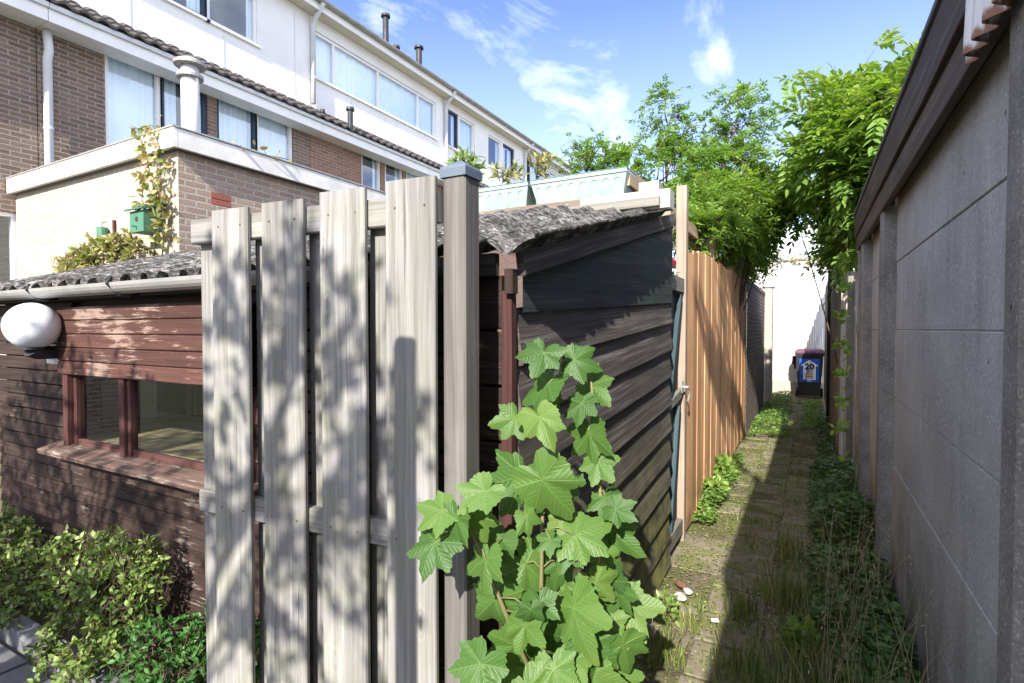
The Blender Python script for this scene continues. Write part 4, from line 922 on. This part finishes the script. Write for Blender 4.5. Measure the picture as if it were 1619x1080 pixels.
LV = [(-0.578, 1.197, 1.427, 0.055, -20), (-0.508, 1.281, 1.417, 0.057, 60), (-0.582, 1.214, 1.345, 0.069, 0), (-0.485, 1.326, 1.343, 0.058, 50), (-0.507, 1.278, 1.296, 0.049, 10), (-0.644, 1.166, 1.264, 0.05, -30), (-0.548, 1.143, 1.276, 0.062, 10), (-0.619, 1.128, 1.229, 0.044, -10), (-0.493, 1.314, 1.203, 0.079, 30), (-0.46, 1.307, 1.149, 0.052, 50), (-0.629, 1.173, 1.109, 0.091, -35), (-0.538, 1.159, 1.118, 0.102, 30), (-0.657, 1.035, 1.118, 0.051, -20), (-0.755, 0.998, 1.068, 0.061, -60), (-0.705, 1.005, 1.051, 0.051, 0), (-0.678, 1.06, 1.046, 0.052, 20), (-0.752, 0.975, 0.993, 0.069, -25), (-0.65, 1.135, 1.019, 0.04, 10), (-0.576, 1.122, 1.048, 0.034, 0), (-0.451, 1.308, 1.058, 0.047, 20), (-0.406, 1.289, 1.046, 0.04, 40), (-0.467, 1.212, 0.995, 0.073, 40), (-0.432, 1.356, 0.961, 0.064, 55), (-0.51, 1.194, 0.961, 0.049, 10), (-0.547, 1.16, 0.99, 0.034, -20), (-0.603, 1.203, 0.889, 0.077, 25), (-0.549, 1.242, 0.894, 0.046, 0), (-0.657, 1.055, 0.944, 0.061, -10), (-0.668, 1.133, 0.805, 0.095, 0), (-0.453, 1.29, 0.846, 0.057, 50), (-0.499, 1.263, 0.826, 0.051, 10), (-0.49, 1.209, 0.791, 0.099, 25), (-0.404, 1.384, 0.747, 0.075, 35), (-0.424, 1.336, 0.812, 0.052, 60), (-0.576, 1.222, 0.711, 0.067, 5), (-0.633, 1.155, 0.689, 0.075, -20), (-0.468, 1.24, 0.692, 0.075, 10), (-0.399, 1.313, 0.681, 0.067, 30), (-0.66, 1.017, 0.71, 0.079, -30), (-0.519, 1.157, 0.666, 0.063, 0), (-0.455, 1.251, 0.624, 0.065, 20), (-0.669, 1.082, 0.773, 0.039, -30), (-0.564, 1.108, 0.835, 0.033, 0), (-0.449, 1.307, 0.729, 0.062, 10), (-0.503, 1.209, 0.673, 0.055, -10), (-0.362, 1.344, 0.718, 0.041, 30), (-0.657, 1.13, 0.971, 0.045, -20), (-0.61, 1.128, 0.87, 0.044, -30), (-0.561, 1.154, 0.823, 0.054, 10), (-0.691, 1.037, 0.898, 0.038, -40), (-0.578, 1.101, 0.789, 0.052, -15), (-0.66, 1.136, 0.6, 0.075, 0), (-0.557, 1.112, 0.633, 0.071, 20), (-0.508, 1.254, 0.546, 0.072, 0), (-0.419, 1.352, 0.568, 0.064, 30), (-0.454, 1.224, 0.922, 0.039, 20), (-0.452, 1.325, 0.908, 0.042, 30), (-0.65, 1.072, 0.884, 0.043, -60), (-0.532, 1.224, 1.02, 0.045, 0), (-0.486, 1.196, 1.092, 0.039, 40)]
syc = thing('sycamore_sapling', 'young sycamore with big lobed leaves growing at the shed corner', 'sapling', (-.56, 1.28, 0)); sb = Vector((-.56, 1.28, 0))
stems = [[(-.56, 1.28, 0), (-.57, 1.25, .4), (-.585, 1.21, .8), (-.575, 1.20, 1.1), (-.56, 1.24, 1.30), (-.555, 1.27, 1.43)],
         [(-.57, 1.25, .4), (-.50, 1.28, .7), (-.46, 1.32, .95), (-.48, 1.33, 1.2), (-.50, 1.33, 1.38)],
         [(-.57, 1.24, .5), (-.63, 1.15, .75), (-.67, 1.08, .95), (-.71, 1.03, 1.09)], [(-.56, 1.28, .15), (-.47, 1.30, .45), (-.41, 1.37, .72)], [(-.56, 1.28, .1), (-.62, 1.15, .4), (-.65, 1.08, .66)]]
w = MB(); allp = []
for st in stems:
    pts = [Vector(p) - sb for p in st]; w.tube(pts, [.0075 - .0045 * i / (len(pts) - 1) for i in range(len(pts))], 7)
    for a, c in zip(pts[:-1], pts[1:]): allp += [a.lerp(c, t / 6) for t in range(6)]
lf = MB(); pe = w
for li, (x, y, z, s_, a) in enumerate(LV):
    if s_ < .046 and li % 2: continue
    s_ = min(s_, .084)
    n = Vector((.25 + random.uniform(-.6, .6), -.75, .48 + random.uniform(-.55, .5))).normalized()
    rgt = Vector((.875, .483, 0)); ang = R(a + random.uniform(-18, 18))
    tip = rgt * math.sin(ang) + Vector((0, 0, -1)) * math.cos(ang); tip = (tip - n * tip.dot(n)).normalized()
    c = Vector((x, y, z)) - sb; base = c - tip * s_ * .35
    lobed(lf, base, tip, n, s_ * 1.46, random.uniform(.12, .78))
    q = min(allp, key=lambda p: (p - base).length + (.03 if p.z > base.z + .02 else 0)); pe.tube([q, q.lerp(base, .5) + Vector((0, 0, .012)), base], [.0022, .0018, .0018], 5)
for _ in range(22):                                     # shaded inner leaves
    q = random.choice(allp); b_ = q + rv() * .07 + Vector((.01, .05, 0))
    if b_.z < .25: b_.z += .3
    lobed(lf, b_, Vector((random.uniform(-1, 1), random.uniform(-.2, .6), random.uniform(-1, .1))), Vector((random.uniform(-.5, .5), -.7, .6)), random.uniform(.035, .08), random.uniform(0, .6))
    pe.tube([q, b_], .0018, 4)
lf.build('foliage', M['syc'], syc, smooth=True); pe.build('stem', M['stem'], syc, smooth=True)
# ---------------------------------------------------------------- big shrubs over the alley
shrub('wisteria', 'leafy yellow green wisteria arching over the garage end', 'climber', (.62, 6.95, 0),
      [((.42, 6.5, 3.32), (.62, .7, .64), 2.4), ((.62, 6.3, 2.9), (.42, .7, .5), 1.1), ((.36, 7.2, 2.65), (.22, .6, .45), .7), ((-.2, 7.4, 2.95), (.45, .5, .22), .6), ((.9, 5.9, 3.3), (.6, .6, .7), 1.0), ((.3, 8.6, 2.6), (.2, .9, .3), .5), ((.35, 6.5, 3.55), (.75, .8, .80), .7)], 360, 'wist', L=.30, n=5, ll=.105, lw=.038, trunk=.011, thin=.004)
shrub('rose_shrub', 'airy small leaved shrub rising above the orange fence against the sky', 'shrub', (-1.6, 6.9, 0),
      [((-1.75, 7.0, 3.35), (.95, .7, .65), 2.2), ((-1.65, 7.2, 4.15), (.5, .5, .6), .55), ((-.85, 7.4, 4.05), (.65, .5, .55), .75), ((-2.6, 6.8, 3.75), (.6, .5, .35), .5), ((-1.25, 6.8, 2.8), (.7, .7, .5), 2.4), ((-.9, 7.1, 3.35), (.7, .6, .5), 1.7)], 840, 'ash', L=.13, n=3, ll=.046, lw=.024, trunk=.03, thin=.003, tlen=.6)
shrub('honeysuckle', 'dense bright green climber spilling over the top of the orange fence', 'climber', (-1.0, 7.3, 0),
      [((-.85, 6.7, 2.8), (.5, 1.0, .5), 2.0), ((-.75, 7.7, 2.6), (.42, 1.0, .42), 1.6), ((-.88, 5.5, 2.5), (.25, .6, .25), .6), ((-.5, 7.4, 3.05), (.5, .5, .45), 1.3), ((-.92, 9.0, 2.5), (.3, .9, .28), .7)], 560, 'wist', L=.17, n=4, ll=.058, lw=.027, trunk=.03, thin=.003)
scatter_plant('dead_vine', 'brown and green vine trailing along the top of the end wall', 'climber', (0, 13.8, 2.9), [([(-1.0, 13.8, 3.0), (-.5, 13.75, 3.12), (.0, 13.8, 3.0), (.5, 13.75, 3.1)], 1), ([(-.9, 13.75, 3.0), (-.6, 13.7, 2.7)], .3), ([(.1, 13.75, 3.1), (.3, 13.7, 2.75)], .4)], 'creeper', .08, .04, 70, .14)
vp = []
for k in range(7):
    z = 2.15 - .27 * k; vp.append(([(.30, 6.15, z), (.26, 6.05, z + .02), (.22, 6.0, z - .01)], 1.))
scatter_plant('climbing_vine', 'thin vine with paired leaves hanging past the garage corner', 'climber', (.31, 6.18, 0), [([(.31, 6.18, 0), (.30, 6.16, .6), (.32, 6.15, 1.2), (.30, 6.15, 1.8), (.31, 6.2, 2.4)], .12)] + vp, 'wist', .075, .04, 110, .035, stem=.004, woody='stem')
# ---------------------------------------------------------------- alley floor plants
def grass_field(name, label, spots, mat='grass', h=(.05, .16), wd=.0035, lean=.5):
    w = MB()
    for (x, y, rx, ry, n, hs) in spots:
        for _ in range(n):
            px, py = x + random.gauss(0, rx), y + random.gauss(0, ry)
            H_ = random.uniform(*h) * hs; a = random.random() * 6.28; l = random.uniform(.1, lean) * H_; dx, dy = math.cos(a) * l, math.sin(a) * l
            s1, s2 = -math.sin(a) * wd, math.cos(a) * wd; o = len(w.v); r = random.random()
            w.v += [(px - s1, py - s2, 0), (px + s1, py + s2, 0), (px + dx * .4 + s1 * .7, py + dy * .4 + s2 * .7, H_ * .6), (px + dx * .4 - s1 * .7, py + dy * .4 - s2 * .7, H_ * .6), (px + dx, py + dy, H_)]
            w.r += [r] * 5; w.f += [(o, o + 1, o + 2, o + 3), (o + 3, o + 2, o + 4)]; w.uv += [(0, 0)] * 7
    return tag(w.build(name, M[mat]), label, 'grass', kind='stuff')
sp = [(random.uniform(-.75, .35), random.uniform(1.9, 12.5), .05, .07, random.randint(8, 40), random.uniform(.3, .8)) for _ in range(110)]
sp += [(.0, 2.55, .10, .15, 260, 1.4), (-.25, 2.5, .06, .06, 110, 1.1), (-.52, 2.75, .03, .03, 80, .8), (-.58, 2.45, .05, .05, 150, 1.), (-.10, 3.3, .07, .12, 220, 1.3), (.0, 2.0, .12, .12, 180, 1.4), (-.28, 3.0, .03, .05, 90, .9), (-.1, 4.0, .05, .1, 120, 1.), (.2, 2.3, .12, .25, 300, 1.7)]
grass_field('grass', 'grass tufts between the alley slabs', sp)
def cover(name, label, boxes, mat, ll, lw, n, hgt, cat='ground cover'):
    w = MB()
    for (x0, x1, y0, y1, wt, hh) in boxes:
        for _ in range(int(n * wt)):
            x, y = random.uniform(x0, x1), random.uniform(y0, y1)
            prof = math.sin(math.pi * min(1, max(0, (x - x0) / (x1 - x0) * .62 + .08))) * (.6 + .4 * math.sin(y * 5.1) * math.sin(y * 2.3 + 1))
            z = hgt * hh * prof * random.uniform(.55, 1.05) + .015
            d = rv(); d.z = abs(d.z) * .4 - .1
            leafmesh(w, (x, y, z), d, Vector((0, 0, 1)) + rv() * .6, ll * random.uniform(.6, 1.3), lw, random.random())
    return tag(w.build(name, M[mat]), label, cat, kind='stuff')
cover('ivy_ground_cover', 'dark green leafy ground cover along the foot of the garage', [(.02, .40, 3.0, 6.5, 1, 1.), (.12, .38, 2.2, 3.2, .35, .6), (.1, .3, 6.5, 9.5, .3, .5)], 'ivy', .05, .03, 3900, .30)
cover('weeds', 'bright low weeds under the brick wall', [(-.74, -.30, 8.0, 13.3, 1, 1.), (-.76, -.62, 4.2, 6.4, .35, .9), (-.1, .22, 9.0, 12.5, .4, .5)], 'ash', .05, .022, 3600, .22)
cover('moss', 'moss cushions on the slab joints', [(-.74, .1, 2.0, 8.0, 1, .10)], 'grass', .016, .012, 5200, .22)
def weed(x, y, label, h=.2, mat='wist', n=26, ll=.06, lw=.035):
    shrub('weed', label, 'weed', (x, y, 0), [((x, y, h * .6), (h * .5, h * .5, h * .45), 1)], n, mat, ll=ll, lw=lw, single=True, trunk=.003, tlen=.1, thin=.0018, group='weeds on the alley floor', woody='stem')
weed(-.70, 4.75, 'leafy weed at the foot of the orange fence, the nearer one', .22); weed(-.70, 5.35, 'leafy weed at the foot of the orange fence, the farther one', .26)
weed(-.62, 2.72, 'small pale weed beside the stones under the shed', .12, ll=.04, lw=.02, mat='euon'); weed(-.02, 2.75, 'bright weed in the shaded middle of the path', .14, ll=.045, lw=.025)
w = MB()
for _ in range(70):
    x, y = random.uniform(.05, .36), random.uniform(1.8, 3.6); h = random.uniform(.3, .75); a = random.random() * 6.28; l = random.uniform(.05, .3)
    w.tube([(x, y, 0), (x + math.cos(a) * l * .4, y + math.sin(a) * l * .4, h * .6), (x + math.cos(a) * l, y + math.sin(a) * l, h)], [.0016, .0013, .0008], 4, r=random.random())
    for k in range(4): leafmesh(w, (x + math.cos(a) * l, y + math.sin(a) * l, h - .02 * k), rv(), (0, 0, 1), .014, .006, random.random())
tag(w.build('dry_grass', M['dry']), 'dry straw coloured stalks beside the garage wall', 'grass', kind='stuff')
def stone(x, y, s_, label, mat='stone'):
    w = MB(); P = []
    pp = [random.random() * 6 for _ in range(4)]
    for i in range(9):
        a = math.pi * i / 8; row = []
        for t in np.linspace(0, 2 * math.pi, 15)[:-1]:
            rr = 1 + .14 * math.sin(2 * t + pp[0] + a) + .10 * math.sin(3 * t + pp[1]) * math.sin(2 * a + pp[2])
            row.append((s_ * rr * math.sin(a) * math.cos(t), s_ * .8 * rr * math.sin(a) * math.sin(t), s_ * .38 * rr * math.cos(a)))
        P.append(row)
    w.grid(P, [[(0, 0)] * 14] * 9, close=True); o = w.build('stone', M[mat], None, smooth=True); o.location = (x, y, .025 + s_ * .42); o.rotation_euler = (0, 0, random.random() * 3)
    tag(o, label, 'stone', 'stones beside the shed foot')
stone(-.645, 2.92, .055, 'largest pale stone against the foot of the shed'); stone(-.60, 2.99, .042, 'white stone touching the largest pale stone'); stone(-.63, 3.14, .04, 'brick red stone behind the white one', 'rust'); stone(-.58, 3.08, .032, 'small pinkish stone nearest the path')
w = MB(); w.board((0, 0, 0), 0, (.035, .025, .008), M=Matrix.Translation((-.40, 2.82, .045)) @ Matrix.Rotation(.4, 4, 'Z')); tag(w.build('paper_scrap', M['labelwhite']), 'scrap of white litter on the sunny edge of the path', 'litter')
cover('leaf_litter', 'fallen leaves and twigs on the alley floor', [(-.76, .38, 1.9, 7.5, 1, .0)], 'dry', .024, .011, 800, .0, 'leaf litter')
# ---------------------------------------------------------------- shrubs in the bed before the shed
shrub('euonymus_shrub', 'low variegated shrub at the left end of the shrub bed', 'shrub', (-3.75, 1.24, 0), [((-3.95, 1.25, .27), (.42, .13, .22), 1.5), ((-3.55, 1.22, .20), (.35, .15, .17), 1.), ((-3.4, 1.12, .1), (.25, .15, .08), .4)], 420, 'euon', ll=.030, lw=.017, single=True, trunk=.008, tlen=.12, thin=.0018, group='shrubs in the bed before the shed')
shrub('euonymus_shrub', 'taller variegated shrub in the middle of the shrub bed', 'shrub', (-2.85, 1.22, 0), [((-2.95, 1.23, .32), (.40, .14, .22), 1.4), ((-2.62, 1.2, .33), (.28, .13, .26), 1.3), ((-2.65, 1.05, .14), (.30, .14, .14), .8), ((-2.44, 1.25, .45), (.08, .06, .16), .2)], 560, 'euon', ll=.030, lw=.017, single=True, trunk=.008, tlen=.12, thin=.0018, group='shrubs in the bed before the shed')
shrub('green_shrub', 'low plain green shrub between the bed and the board gate', 'shrub', (-2.25, 1.18, 0), [((-2.2, 1.17, .16), (.30, .16, .17), 1.), ((-2.0, 1.3, .2), (.3, .12, .2), .6)], 300, 'euong', ll=.032, lw=.016, single=True, trunk=.006, tlen=.1, thin=.0018)
# ---------------------------------------------------------------- trees behind the viewer, whose dappled shade falls on the gate
shrub('apple_tree', 'spreading tree behind the viewer that dapples the gate and shed', 'tree', (-2.6, -2.4, 0),
      [((-.85, -2.0, 3.15), (.62, .45, .76), 2.1), ((-2.8, -2.1, 2.85), (1.25, .5, .95), 3.6), ((-4.3, -2.0, 2.7), (.8, .5, .9), 1.5)], 720, 'ash', ll=.06, lw=.042, single=True, trunk=.05, tlen=.5, thin=.003)
shrub('hedge', 'clipped hedge behind the viewer along the yard', 'hedge', (-3.4, -1.1, 0), [((-3.3, -1.1, .95), (1.4, .25, .95), 1.), ((-5.4, -1.1, .95), (1.0, .25, .95), .8)], 420, 'euong', ll=.10, lw=.07, single=True, trunk=.04, tlen=.3, thin=.004)
scatter_plant('lime_tree', 'tree beside the garage whose boughs reach over the alley above the viewer', 'tree', (1.6, -1.6, 0),
    [([(1.6, -1.6, 0), (1.5, -1.5, 2.5), (1.2, -1.3, 4.2), (.5, -.8, 5.0), (.22, -.4, 4.85)], .25), ([(.22, -.4, 4.85), (.2, .5, 4.5), (.2, 1.5, 4.15), (.2, 2.4, 3.85)], 1.),
     ([(.5, -.8, 5.0), (.35, -.1, 6.0), (.3, .6, 5.95)], .3), ([(.3, .6, 5.95), (.3, 2., 5.3), (.3, 3.2, 4.85)], 1.)], 'ash', .10, .06, 150, .17, stem=.03)
